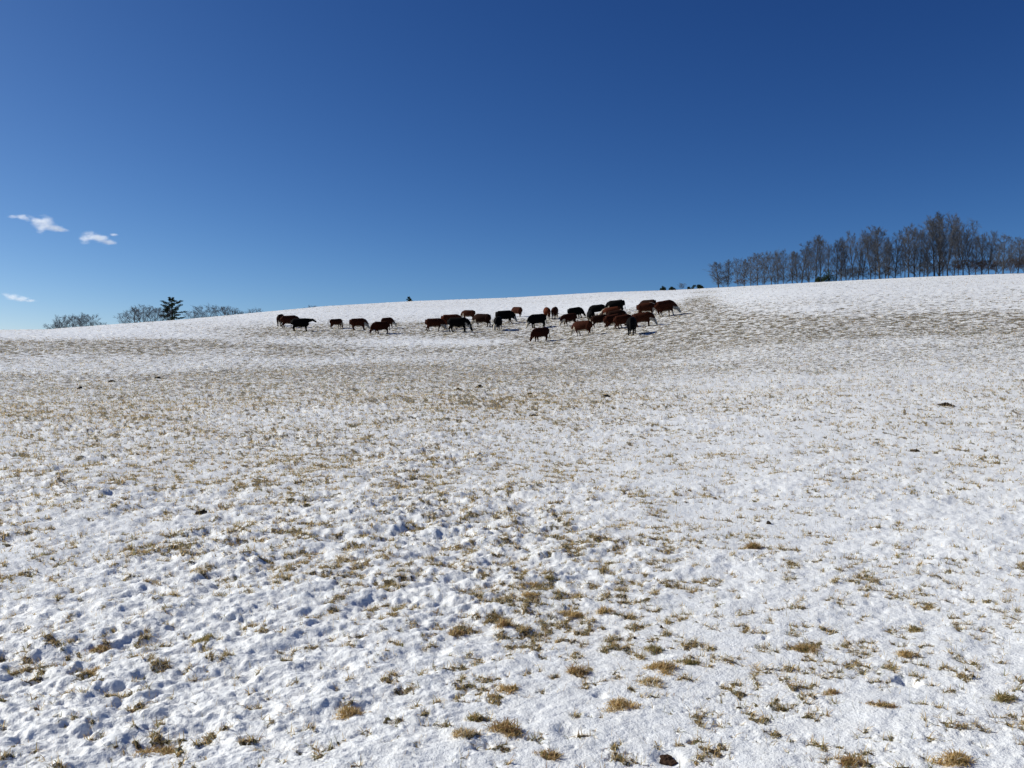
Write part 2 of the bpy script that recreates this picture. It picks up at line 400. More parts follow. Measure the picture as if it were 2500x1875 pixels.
tag(link('snow_field', me, mats=[M_SNOW]), 'thin lumpy snow over pasture turf rising to a smooth hill crest', kind='structure')

# ------------------------------------------------------------------ grass blades
PAL = 1.2 * np.array([[.60, .44, .205], [.44, .31, .14], [.33, .28, .12], [.20, .20, .07], [.33, .20, .11], [.70, .56, .33], [.75, .72, .65]])
def blades(P, L, W, tilt, seg, seed, pal_p=(.24, .24, .17, .13, .08, .09, .05), droop=1.0, conc=None):
    g = np.random.default_rng(seed); n = len(P)
    ph = g.uniform(0, 2 * np.pi, n) if conc is None else conc + g.normal(0, .5, n)
    dx = np.stack([np.cos(ph), np.sin(ph)], -1); sx = np.stack([-np.sin(ph), np.cos(ph), np.zeros(n)], -1)
    tw = g.uniform(-1, 1, n); ang = tilt.copy(); p = P.copy(); V = []
    for k in range(seg + 1):
        f = 1 - k / seg
        wv = (W * (.35 + .65 * f) * .5)[:, None]
        side = sx * wv; side[:, 2] += (tw * wv[:, 0] * .6)
        if k < seg: V += [p - side, p + side]
        else: V += [p]
        st = L / seg
        p = p + np.stack([dx[:, 0] * np.sin(ang) * st, dx[:, 1] * np.sin(ang) * st, np.cos(ang) * st], -1)
        ang = ang + droop * g.uniform(.1, .75, n) * 2.0 / seg
    V = np.stack(V, 1); nv = V.shape[1]; base = (np.arange(n) * nv)[:, None]
    quads = [base + np.array([2 * k, 2 * k + 1, 2 * k + 3, 2 * k + 2]) for k in range(seg - 1)]
    tris = base + np.array([2 * seg - 2, 2 * seg - 1, 2 * seg])
    c = PAL[g.choice(len(PAL), n, p=np.array(pal_p) / sum(pal_p))] * g.uniform(.7, 1.15, n)[:, None]
    C = np.repeat(c, nv, 0)
    return V.reshape(-1, 3), quads, tris, C

def scatter(r0, r1, ncand, seed, thr=.45, clumped=True, logr=False):
    g = np.random.default_rng(seed)
    a = R(1) * g.uniform(-40, 40, ncand); r = np.exp(g.uniform(math.log(r0), math.log(r1), ncand)) if logr else np.sqrt(g.uniform(r0 * r0, r1 * r1, ncand))
    x = r * np.sin(a); y = r * np.cos(a)
    cvv, rw = cover(x, y)
    ok = (cvv > thr + .35 * g.random(ncand)) if clumped else (g.random(ncand) < .10 + .9 * cvv)
    x, y, cvv, rw = x[ok], y[ok], cvv[ok], rw[ok]
    z = macro(x, y) + relief(x, y, cvv, rw)
    return np.stack([x, y, z - .004], -1)

def join_blades(name, parts, label):
    VV, QQ, TT, CC = [], [], [], []; off = 0
    for V, q, tt, C in parts:
        VV.append(V); CC.append(C); TT.append(tt + off)
        for a_ in q: QQ.append(a_ + off)
        off += len(V)
    F_ = []
    if QQ: F_.append(np.concatenate(QQ))
    F_.append(np.concatenate(TT))
    me = fast_mesh(name, np.concatenate(VV), F_, smooth=False); set_attr(me, 'tint', np.concatenate(CC))
    print('BLADES', name, sum(len(f) for f in F_))
    return tag(link(name, me, mats=[M_GRASS]), label, 'grass', kind='stuff')

parts = []
def zone(r0, r1, nc, seed, L, W, til, seg, thr=.45, clumped=True, **kw):
    P = scatter(r0, r1, nc, seed, thr, clumped); n = len(P); g = np.random.default_rng(seed + 1)
    if not n: return
    parts.append(blades(P, g.uniform(*L, n), g.uniform(*W, n), np.radians(g.uniform(*til, n)), seg, seed + 2, **kw))
zone(2.6, 7, 390000, 100, (.024, .058), (.0018, .0042), (12, 80), 3, thr=.30, droop=1.4)
zone(2.6, 7, 34000, 105, (.02, .075), (.0011, .0022), (0, 60), 2, clumped=False, droop=.3)
def far_zone(r0, r1, nc, seed, seg, til):
    """blade clumps thin out and merge with distance without a step between rings"""
    P = scatter(r0, r1, nc, seed, .32, True, True); n = len(P); g = np.random.default_rng(seed + 1); r = np.hypot(P[:, 0], P[:, 1])
    parts.append(blades(P, .040 * (r / 7) ** .33 * g.uniform(.6, 1.4, n), r * g.uniform(.00042, .00085, n), np.radians(g.uniform(*til, n)), seg, seed + 2, droop=1.3, **({} if r0 < 20 else dict(pal_p=(.14, .24, .18, .20, .12, .04, .08)))))
far_zone(7, 14, 340000, 110, 2, (12, 80))
zone(7, 14, 90000, 115, (.02, .07), (.0018, .0035), (0, 60), 2, clumped=False, droop=.3)
zone(14, 28, 40000, 125, (.03, .08), (.004, .008), (0, 60), 1, clumped=False)
far_zone(14, 28, 300000, 120, 1, (20, 85))
far_zone(28, 56, 250000, 130, 1, (30, 87))
far_zone(56, 112, 230000, 140, 1, (35, 87))
far_zone(112, 245, 200000, 150, 1, (35, 87))
join_blades('grass', parts, 'short dry grass poking through thin snow over the whole hillside')

# tussocks one can point to
TUFTS = [
 (1295, 1464, .085, .05, 'straw', 'round straw-coloured tuft left of the paired tufts in the middle foreground'),
 (1409, 1640, .075, .085, 'brown', 'upright brown tussock with a dark shadow on its right side'),
 (1615, 1629, .12, .06, 'straw', 'large loose straw tussock at the right of the middle foreground'),
 (1596, 1668, .10, .055, 'frost', 'frosted tussock directly below the large loose straw one'),
 (1524, 1724, .11, .055, 'straw', 'broad curly straw tussock with snow on its crown'),
 (1243, 1689, .085, .045, 'straw', 'low sloping straw clump beside the bluish snow hollow'),
 (1232, 1790, .10, .08, 'brown', 'tall ragged brown tussock with long green blades, bottom centre'),
 (1343, 1847, .065, .05, 'brown', 'small brown tuft nearest the bottom edge, right of the ragged tussock'),
 (1226, 1529, .06, .09, 'brown', 'tall pointed brown tuft at the left end of the tussock cluster'),
 (1117, 1543, .075, .06, 'brown', 'brown spreading tuft left of the tall pointed one'),
 (1598, 1585, .08, .055, 'olive', 'olive tussock casting a long shadow above the large loose straw tussock'),
 (1300, 1431, .065, .045, 'straw', 'left one of two neighbouring tufts on smooth snow at mid distance'),
 (1342, 1419, .07, .045, 'olive', 'greener right one of two neighbouring tufts on smooth snow'),
 (1403, 1497, .11, .05, 'straw', 'wide flattened straw patch in the centre of the tussock cluster'),
 (1475, 1494, .07, .07, 'straw', 'upright straw tuft at the right end of the tussock cluster'),
 (1160, 1764, .065, .05, 'olive', 'small olive and brown tuft up left of the ragged tussock'),
 (1131, 1809, .07, .06, 'frost', 'snow-dusted straw tuft low left of the ragged tussock'),
 (1675, 1615, .08, .045, 'olive', 'flat olive clump just right of the large loose straw tussock'),
 (1970, 1580, .12, .045, 'brown', 'long brown strip of matted grass on the right snow'),
 (2447, 1698, .08, .06, 'olive', 'dense olive tuft standing alone near the right edge'),
 (2152, 1721, .09, .04, 'brown', 'flat reddish brown clump below the dark snow hole'),
 (2324, 1861, .12, .06, 'straw', 'wide straw tussock at the bottom edge on the right'),
 (2232, 1529, .09, .035, 'olive', 'oval green-brown mat above the dark snow hole'),
 (2032, 1689, .05, .05, 'brown', 'dark brown curled tuft left of the dark snow hole'),
 (2203, 1592, .075, .05, 'straw', 'ragged straw clump between oval mat and dark snow hole'),
 (388, 1822, .10, .06, 'brown', 'dark brown tussock with spiky blades in the lower left corner area'),
 (217, 1640, .075, .055, 'straw', 'pale round tuft on the left foreground snow'),
 (244, 1581, .10, .045, 'brown', 'brown tuft half buried in a snow lump on the left'),
 (502, 1567, .11, .05, 'olive', 'long frosted clump beside the deep blue hollow on the left'),
 (1836, 1337, .09, .11, 'brown', 'lone dark spiky tuft with a blue shadow at right of centre'),
 (860, 1745, .10, .05, 'straw', 'long straw mat lying left of the bottom centre'),
 (2085, 1855, .09, .05, 'brown', 'brown frayed clump left of the wide straw tussock at bottom right')]
PP = {'straw': (.45, .25, .1, .02, .04, .14, .02), 'brown': (.16, .36, .12, .04, .24, .06, .02), 'olive': (.12, .16, .34, .26, .04, .06, .02), 'frost': (.2, .15, .12, .05, .03, .2, .3)}
for k, (px, py, rad, hgt, pal, lab) in enumerate(TUFTS):
    rad *= .80; hgt *= .72; x0, y0 = ray(px, py); g = np.random.default_rng(900 + k); n = int(620 * (rad / .09) ** 1.5)
    nc = 7; cxs = g.normal(0, rad * .42, nc); cys = g.normal(0, rad * .28, nc)
    wch = g.integers(0, nc, n); rr_ = g.rayleigh(rad * .20, n); an = g.uniform(0, 6.283, n)
    x = x0 + cxs[wch] + rr_ * np.cos(an) * 1.2; y = y0 + cys[wch] + rr_ * np.sin(an) * .8
    d = np.hypot(x - x0, y - y0) / rad
    z = ground_z(x, y)
    L = hgt * g.uniform(.5, 1.15, n) * np.clip(1.25 - .5 * d, .4, 1)
    V, q, tt, C = blades(np.stack([x, y, z - .004 + hgt * .35 * np.clip(1 - d, 0, 1) * g.random(n)], -1), L, g.uniform(.0022, .0052, n), np.radians(g.uniform(10, 85, n)), 3, 950 + k, pal_p=PP[pal], droop=1.5)
    zb = gz(x0, y0); V = V - np.array([x0, y0, zb])
    me = fast_mesh('grass_tuft', V, [np.concatenate(q), tt], smooth=False); set_attr(me, 'tint', C)
    o = link('grass_tuft', me, mats=[M_GRASS]); o.location = (x0, y0, zb)
    tag(o, lab, 'grass tuft', 'grass tufts standing out of the foreground snow')

# ------------------------------------------------------------------ cow dung and soil
def lump(name, x0, y0, rx, ry, h, mat, seed, zoff=0.0):
    g = np.random.default_rng(seed); nr_, na_ = 9, 26; V = [(0, 0, h)]
    for i_ in range(1, nr_ + 1):
        for j_ in range(na_):
            f = i_ / nr_; a_ = 2 * math.pi * j_ / na_
            rj = 1 + .08 * g.normal() + .30 * math.sin(2 * a_ + seed) + .18 * math.sin(3 * a_ + 2 * seed) + .08 * math.sin(7 * a_ + seed)
            zz = h * (1 - f ** 2) * (1 + g.normal(0, .35)) + h * .15 * g.normal() - (.05 if i_ == nr_ else 0)
            V.append((rx * f * rj * math.cos(a_), ry * f * rj * math.sin(a_), zz))
    V = np.array(V); f3 = [(0, 1 + j_, 1 + (j_ + 1) % na_) for j_ in range(na_)]
    f4 = [(1 + (i_ - 1) * na_ + j_, 1 + i_ * na_ + j_, 1 + i_ * na_ + (j_ + 1) % na_, 1 + (i_ - 1) * na_ + (j_ + 1) % na_) for i_ in range(1, nr_) for j_ in range(na_)]
    zb = gz(x0, y0) + zoff
    V[:, 2] += ground_z(V[:, 0] + x0, V[:, 1] + y0) - gz(x0, y0)
    me = fast_mesh(name, V, [np.array(f3), np.array(f4)], smooth=False)
    o = link(name, me, mats=[mat]); o.location = (x0, y0, zb); return o
DUNG = [(1171, 945, 1.4, 'large flat dark dung heap left of centre in the trampled patch'), (1219, 931, 1.0, 'dark dung heap farthest back in the trampled patch'),
  (1118, 952, .9, 'dung pat left of the large heap, upper of two'),
 (1117, 965, .9, 'dung pat left of the large heap, lower of two'), 
 (1291, 963, .9, 'thin flat dung pat right of the trampled patch'), (1480, 967, 1.2, 'dark dung pat alone in the middle right slope'),
 (1303, 1013, 1.2, 'dung pat beside a blue hoof hollow below the trampled patch'), 
 (2311, 992, 1.7, 'largest black dung pat on the right slope'), (2235, 1101, .8, 'black dung pat below the largest one on the right slope'),
  
 (1876, 1278, .45, 'small black dung lump right of centre in the foreground snow'), (490, 1253, .8, 'dark pointed dung mound on the left snow'),
  
 (384, 924, 1.2, 'dark pat rightmost of three in the far left field'), (272, 935, 1.1, 'dark pat in the middle of three in the far left field'),
 (195, 949, 1.1, 'dark pat leftmost of three in the far left field'), ]
for k, (px, py, s_, lab) in enumerate(DUNG):
    x0, y0 = ray(px, py); r_ = math.hypot(x0, y0)
    tag(lump('cow_dung', x0, y0, .085 * s_ * (1 if r_ > 12 else .7), .09 * s_ * (1 if r_ > 12 else .7), .026 * s_, M_DUNG, 40 + k, .012), lab, 'dung', 'cow dung lying on the snow')
tag(lump('soil_patch', SOIL[0], SOIL[1], .044, .034, .005, M_SOILM, 11, .006), 'bare dark brown earth showing through the snow at the bottom right', 'soil')
tag(lump('dark_pebble', *ray(1615, 1531), .012, .010, .008, M_DUNG, 5, .002), 'tiny dark pebble on smooth snow above the olive tussock', 'pebble')
tag(lump('dark_pebble', *ray(1550, 1556), .009, .008, .008, M_DUNG, 6, .002), 'tiny dark pebble left of the olive tussock on smooth snow', 'pebble')

# ------------------------------------------------------------------ cattle
def tube(bm, pts, n=12):
    """pts: (x, y, z, half width, half height in the plane of travel)"""
    rings = []; P = [Vector(p[:3]) for p in pts]
    for k, p in enumerate(pts):
        tdir = (P[min(k + 1, len(P) - 1)] - P[max(k - 1, 0)]).normalized()
        side = Vector((0, 1, 0)); side = (side - tdir * side.dot(tdir)); side = side.normalized() if side.length > .05 else Vector((1, 0, 0))
        up = tdir.cross(side).normalized()
        rings.append([bm.verts.new(P[k] + side * (p[3] * math.cos(a)) + up * (p[4] * math.sin(a))) for a in [2 * math.pi * j / n for j in range(n)]])
    for r0, r1 in zip(rings[:-1], rings[1:]):
        for j in range(n): bm.faces.new((r0[j], r0[(j + 1) % n], r1[(j + 1) % n], r1[j]))
    bm.faces.new(rings[0][::-1]); bm.faces.new(rings[-1])

def make_cow(seed, pose='graze', turn=0.0, coat='brown', face=1, belly=1, legs=0, crest=0, tail_out=False, calf=False):
    g = random.Random(seed); bm = bmesh.new()
    fat = g.uniform(.94, 1.06) * (.85 if calf else 1)
    body = [(-.87, 0, 1.10, .08, .12), (-.84, 0, 1.07, .17, .22), (-.76, 0, 1.03, .24, .30), (-.55, 0, .97, .29, .36), (-.25, 0, .91, .35, .41), (.05, 0, .895, .37, .43),
            (.30, 0, .90, .35, .43), (.48, 0, .92, .31, .42), (.62, 0, .94, .25, .37), (.73, 0, .96, .17, .27)]
    tube(bm, [(x, y, z, w_ * fat, h_ * (1 if not calf else .86)) for x, y, z, w_, h_ in body], 16)
    # neck and head
    if pose == 'graze':
        drop = g.uniform(-.02, .04); ty = turn
        neck = [(.45, 0, 1.04, .18, .27), (.61, ty * .08, .96, .18, .30), (.75, ty * .25, .82, .15, .27), (.86, ty * .5, .66, .13, .22), (.93, ty * .7, .54, .12, .17)]
        head = [(.94, ty * .70, .60, .10, .08), (.97, ty * .76, .52, .13, .125), (1.02, ty * .84, .40, .12, .125), (1.07, ty * .92, .26, .085, .09), (1.11, ty, .15 + drop, .08, .08), (1.125, ty, .09 + drop, .06, .055)]
    elif pose == 'level':
        ty = turn
        neck = [(.45, 0, 1.06, .16, .25), (.68, ty * .1, 1.10, .13, .22), (.90, ty * .3, 1.12, .10, .16), (1.05, ty * .5, 1.14, .10, .13)]
        head = [(1.00, ty * .5, 1.20, .08, .08), (1.10, ty * .6, 1.16, .11, .13), (1.22, ty * .75, 1.09, .10, .11), (1.36, ty * .9, 1.00, .075, .085), (1.45, ty, .95, .07, .075), (1.48, ty, .93, .05, .05)]
    else:   # head half lowered
        ty = turn
        neck = [(.45, 0, 1.06, .16, .25), (.68, ty * .1, 1.04, .13, .21), (.90, ty * .3, .92, .10, .16), (1.04, ty * .5, .82, .10, .13)]
        head = [(1.00, ty * .5, .90, .08, .08), (1.09, ty * .6, .83, .11, .13), (1.20, ty * .75, .72, .10, .11), (1.31, ty * .9, .59, .075, .085), (1.37, ty, .51, .07, .075), (1.39, ty, .48, .05, .05)]
    tube(bm, neck, 12); tube(bm, head, 12)
    hp = Vector(head[1][:3]); hd = (Vector(head[4][:3]) - hp).normalized(); sd_ = Vector((0, 1, 0)); sd_ = (sd_ - hd * sd_.dot(hd)).normalized()
    for s in (-1, 1):      # ears
        a_ = hp + sd_ * s * .09 - hd * .02; b_ = hp + sd_ * s * .29 - hd * .02
        m_ = (a_ + b_) / 2 + Vector((0, 0, .01))
        rings = [(*a_, .04, .04), (*m_, .04, .075), (*b_, .03, .035)]
        r0 = []
        for q_ in rings:
            c = Vector(q_[:3]); up = sd_.cross(hd).normalized()
            r0.append([bm.verts.new(c + hd * (q_[4] * math.cos(t_)) + up * (q_[3] * math.sin(t_))) for t_ in [2 * math.pi * j / 8 for j in range(8)]])
        for u_, v_ in zip(r0[:-1], r0[1:]):
            for j in range(8): bm.faces.new((u_[j], u_[(j + 1) % 8], v_[(j + 1) % 8], v_[j]))
        bm.faces.new(r0[0][::-1]); bm.faces.new(r0[-1])
    lt = .85 if calf else 1.0
    for s in (-1, 1):
        f = g.uniform(-.17, .17); h = g.uniform(-.17, .17)
        yy = .17 * s
        tube(bm, [(.44, yy * .9, 1.00, .10, .18), (.44, yy, .82, .12 * lt, .19 * lt), (.43 + f * .15, yy, .64, .095 * lt, .13 * lt), (.46 + f * .5, yy, .42, .068 * lt, .078 * lt), (.455 + f * .7, yy, .34, .058 * lt, .064 * lt),
                  (.45 + f * .9, yy, .14, .048, .052), (.47 + f, yy, .07, .058, .062), (.49 + f, yy, .0, .065, .075)], 10)
        tube(bm, [(-.60, yy * .9, 1.06, .13, .25), (-.58, yy, .90, .155 * lt, .26 * lt), (-.53 + h * .2, yy * 1.1, .70, .13 * lt, .20 * lt), (-.62 + h * .5, yy * 1.05, .53, .082 * lt, .11 * lt), (-.70 + h * .8, yy, .42, .064, .078),
                  (-.68 + h * .9, yy, .30, .052, .058), (-.65 + h, yy, .14, .048, .052), (-.62 + h, yy, .07, .058, .062), (-.59 + h, yy, 0, .065, .075)], 10)
    if tail_out: tl = [(-.84, 0, 1.24, .03, .03), (-.98, 0, 1.16, .028, .028), (-1.10, .03, .98, .025, .025), (-1.14, .05, .80, .045, .045), (-1.14, .05, .66, .02, .02)]
    else: tl = [(-.82, 0, 1.25, .035, .035), (-.905, 0, 1.15, .03, .03), (-.93, .01, .85, .025, .025), (-.92, .02, .60, .03, .03), (-.92, .03, .45, .05, .05), (-.92, .03, .32, .02, .02)]
    tube(bm, tl, 8)
    if not calf:
        tube(bm, [(-.42, 0, .68, .10, .08), (-.36, 0, .56, .12, .11), (-.34, 0, .50, .07, .06)], 10)
        tube(bm, [(.66, 0, .80, .07, .12), (.58, 0, .66, .08, .12), (.45, 0, .60, .06, .08)], 10)
    bmesh.ops.recalc_face_normals(bm, faces=bm.faces)
    me = bpy.data.meshes.new('tmp'); bm.to_mesh(me); bm.free()
    o = bpy.data.objects.new('tmp', me); col.objects.link(o)
    m = o.modifiers.new('r', 'REMESH'); m.mode = 'VOXEL'; m.voxel_size = .024
    m = o.modifiers.new('s', 'SMOOTH'); m.factor = .5; m.iterations = 2
    m = o.modifiers.new('d', 'DECIMATE'); m.ratio = .2
    dg = bpy.context.evaluated_depsgraph_get(); dg.update()
    me2 = bpy.data.meshes.new_from_object(o.evaluated_get(dg)); me2.name = 'cow'
    bpy.data.objects.remove(o)
    n = len(me2.vertices); V = np.empty(n * 3, np.float32); me2.vertices.foreach_get('co', V); V = V.reshape(-1, 3)
    me2.polygons.foreach_set('use_smooth', np.ones(len(me2.polygons), bool))
    base = {'brown': (.045, .0125, .006), 'red': (.085, .022, .009), 'darkred': (.032, .0075, .004), 'dark': (.020, .007, .004), 'black': (.0035, .0033, .0035)}[coat]
    C = np.tile(np.array(base), (n, 1)); wn = fbm(V[:, 0] * 3 + seed * 7, V[:, 2] * 3 + V[:, 1] * 2, 1.0, 3, seed)
    white = np.array([.60, .54, .43]); Wm = np.zeros(n)
    leg_ = ((V[:, 0] > .34) & (V[:, 0] < .62) & (np.abs(V[:, 1]) > .07)) | ((V[:, 0] < -.40) & (np.abs(V[:, 1]) > .10))
    isb = (V[:, 0] < .62) & (V[:, 0] > -.62) & ~leg_
    if belly: Wm = np.maximum(Wm, sstep(.03, -.05, V[:, 2] - (.56 + .04 * wn)) * isb)
    if legs: Wm = np.maximum(Wm, sstep(.03, -.05, V[:, 2] - (.30 + .05 * wn)) * (V[:, 0] < .8))
    hds = [Vector(h_[:3]) for h_ in head]; dmin = np.full(n, 9.)
    for a_, b_ in zip(hds[:-1], hds[1:]):
        for f in (0, .33, .66, 1): q_ = a_.lerp(b_, f); dmin = np.minimum(dmin, np.linalg.norm(V - np.array(q_), axis=1))
    if face: Wm = np.maximum(Wm, sstep(.02, -.03, dmin - .15))
    if face or belly: Wm = np.maximum(Wm, ((V[:, 0] < -.86) & (V[:, 2] < .62)) * 1.0)
    if crest:
        nn = np.array([h_[:3] for h_ in neck]); dn = np.min(np.linalg.norm(V[:, None, :] - nn[None], axis=2), axis=1)
        topz = np.interp(V[:, 0], [.3, .6, .9, 1.1], [1.30, 1.22, 1.0, .75])
        Wm = np.maximum(Wm, ((V[:, 0] > .3) & (V[:, 0] < 1.05) & (np.abs(V[:, 1] - turn * .2) < .09) & (V[:, 2] > topz - .08)) * .9)
    if belly: Wm = np.maximum(Wm, ((V[:, 0] > .55) & (V[:, 0] < .95) & (V[:, 2] < np.interp(V[:, 0], [.55, .95], [.85, .62]) + .05 * wn) & (dmin > .1)) * .85)
    C = C * (1 - Wm[:, None]) + white * Wm[:, None]
    C[V[:, 2] < .05] = (.02, .015, .012) if not face else (.05, .04, .03)
    mz = np.linalg.norm(V - np.array(head[-1][:3]), axis=1) < .06; C[mz] = (.10, .06, .05) if face else (.012, .01, .01)
    up = hd.cross(sd_).normalized()
    for s in (-1, 1):
        e = hp + hd * .10 + sd_ * s * .10; C[np.linalg.norm(V - np.array(e), axis=1) < .035] = (.01, .008, .008)
    set_attr(me2, 'coat', C)
    V[:, 2] = np.where(V[:, 2] < .5, V[:, 2] * .80, V[:, 2] - .10); V *= 1.06      # short-legged beef breed
    me2.vertices.foreach_set('co', V.astype(np.float32).ravel()); me2.update()
    return me2

# px centre, py of the feet, height px, heading degrees (0 = faces right in the photograph, 90 = faces away, 180 = left, 270 = towards the camera)
COWS = [
 (686, 796, 29, 78, dict(coat='dark', face=0), 'dark cow seen from behind at the far left end of the herd'),
 (709, 800, 30, 8, dict(coat='brown'), 'brown cow with white belly behind the black one at the left end of the herd'),
 (735, 808, 31, -6, dict(coat='black', pose='level', face=0, belly=0), 'black cow walking right with its head level at the left of the herd'),
 (822, 802, 24, 35, dict(coat='brown', calf=True, legs=1, face=0, tail_out=True, turn=.35), 'small brown calf with white legs and lifted tail standing alone'),
 (876, 806, 29, 12, dict(coat='brown', legs=0, crest=1), 'brown cow grazing rightwards with a white face between the calf and the dark red cow'),
 (930, 815, 30, 196, dict(coat='darkred', face=0, belly=0), 'dark red cow grazing leftwards in front of a brown one, left part of the herd'),
 (947, 801, 26, 45, dict(coat='brown', turn=-.3), 'brown cow with white muzzle half hidden behind the dark red one'),
 (1062, 808, 31, 4, dict(coat='brown'), 'brown white-bellied cow grazing rightwards towards the big black one'),
 (1104, 803, 36, 15, dict(coat='red', face=0), 'reddish cow mostly hidden behind the big black cow'),
 (1120, 811, 36, -2, dict(coat='black', face=0, belly=1), 'big black cow with a pale belly patch grazing rightwards'),
 (1143, 781, 24, 158, dict(coat='brown'), 'small brown cow grazing uphill above the big black cow'),
 (1176, 798, 32, 152, dict(coat='dark'), 'dark brown cow grazing leftwards towards the big black cow'),
 (1234, 789, 31, 6, dict(coat='black', face=1, belly=0), 'black white-faced cow grazing rightwards behind the one that faces the camera'),
 (1261, 774, 25, 130, dict(coat='brown', legs=1), 'small brown cow with white hind legs turned uphill, behind the black ones'),
 (1216, 806, 33, 262, dict(coat='black', legs=1, belly=0, turn=-.2), 'black cow with white face and feet facing the camera, head down'),
 (1313, 800, 33, 207, dict(coat='black', belly=0), 'black cow with a white face grazing leftwards alone in mid herd'),
 (1335, 780, 30, 96, dict(coat='red', legs=1), 'red cow seen from behind, left one of a pair'),
 (1355, 777, 28, 80, dict(coat='brown', legs=1), 'brown cow seen from behind, right one of a pair'),
 (1321, 833, 33, 212, dict(coat='darkred', face=0, belly=0), 'dark red young cow grazing leftwards nearest to the camera'),
 (1407, 777, 27, 22, dict(coat='black', face=0, belly=0), 'black cow grazing rightwards just above a red white-bellied one'),
 (1391, 795, 29, 205, dict(coat='darkred', legs=1), 'dark red cow with white belly and legs grazing leftwards in the centre right'),
 (1422, 820, 37, 150, dict(coat='brown', legs=1), 'large brown cow with white feet grazing leftwards in the front row'),
 (1441, 785, 27, 100, dict(coat='black', legs=1, face=0), 'black cow from behind with one white leg beside the crowded group'),
 (1459, 770, 26, 175, dict(coat='black', belly=0, face=0), 'black cow grazing leftwards at the upper left of the crowded group'),
 (1467, 797, 29, 10, dict(coat='dark', legs=1, face=0), 'dark brown cow with pale forelegs at the lower left of the crowded group'),
 (1504, 764, 31, 170, dict(coat='black', legs=1, face=0), 'large black cow standing highest behind the crowded group'),
 (1495, 781, 31, 178, dict(coat='red', pose='half', crest=1, turn=-.2), 'red cow with a white face turned left in the thick of the crowded group'),
 (1508, 788, 31, 5, dict(coat='dark', crest=1), 'dark cow with white neck crest squeezed between the red ones'),
 (1501, 802, 35, 28, dict(coat='brown', legs=1, face=0), 'brown cow with a white hind foot in front of the crowded group'),
 (1525, 801, 33, 20, dict(coat='brown', face=0, belly=1), 'brown cow directly behind the black one that faces the camera'),
 (1542, 817, 43, 264, dict(coat='black', face=0, belly=0, pose='half', turn=.1), 'biggest black cow facing the camera at the front right of the herd'),
 (1572, 797, 35, 2, dict(coat='brown'), 'long brown cow grazing rightwards beside the biggest black cow'),
 (1580, 770, 31, 0, dict(coat='brown', legs=1, crest=1), 'brown cow with a white neck stripe grazing rightwards at the upper right'),
 (1582, 762, 30, 152, dict(coat='dark'), 'dark brown cow behind the one with the white neck stripe'),
 (1627, 771, 38, 35, dict(coat='brown', legs=1, turn=-.35), 'white-faced brown cow standing apart at the right end of the herd')]
for k, (px, py, hp_, head_, kw, lab) in enumerate(COWS):
    x0, y0 = ray(px, py); d_ = y0
    sc = hp_ * d_ / F / 1.33
    print('COW %2d d=%.0f scale=%.2f' % (k, d_, sc))
    sc = min(max(sc * 1.03, .84), 1.16)
    me = make_cow(k + 1, **kw)
    o = link('cow', me, mats=[M_COAT]); az = math.atan2(x0, y0)
    hd_ = R(head_) - az
    ca, sa = math.cos(hd_), math.sin(hd_)
    zf = float(macro(x0 + .5 * ca, y0 + .5 * sa)); zb = float(macro(x0 - .65 * ca, y0 - .65 * sa))
    sl = float(macro(x0 - .2 * sa, y0 + .2 * ca)); sr = float(macro(x0 + .2 * sa, y0 - .2 * ca))
    o.scale = (sc,) * 3; o.location = (x0, y0, (zf + zb) / 2 - .01)
    o.rotation_euler = (0, -math.atan2(zf - zb, 1.15), hd_)
    tag(o, lab, 'cow', 'cattle grazing on the snowy hillside')

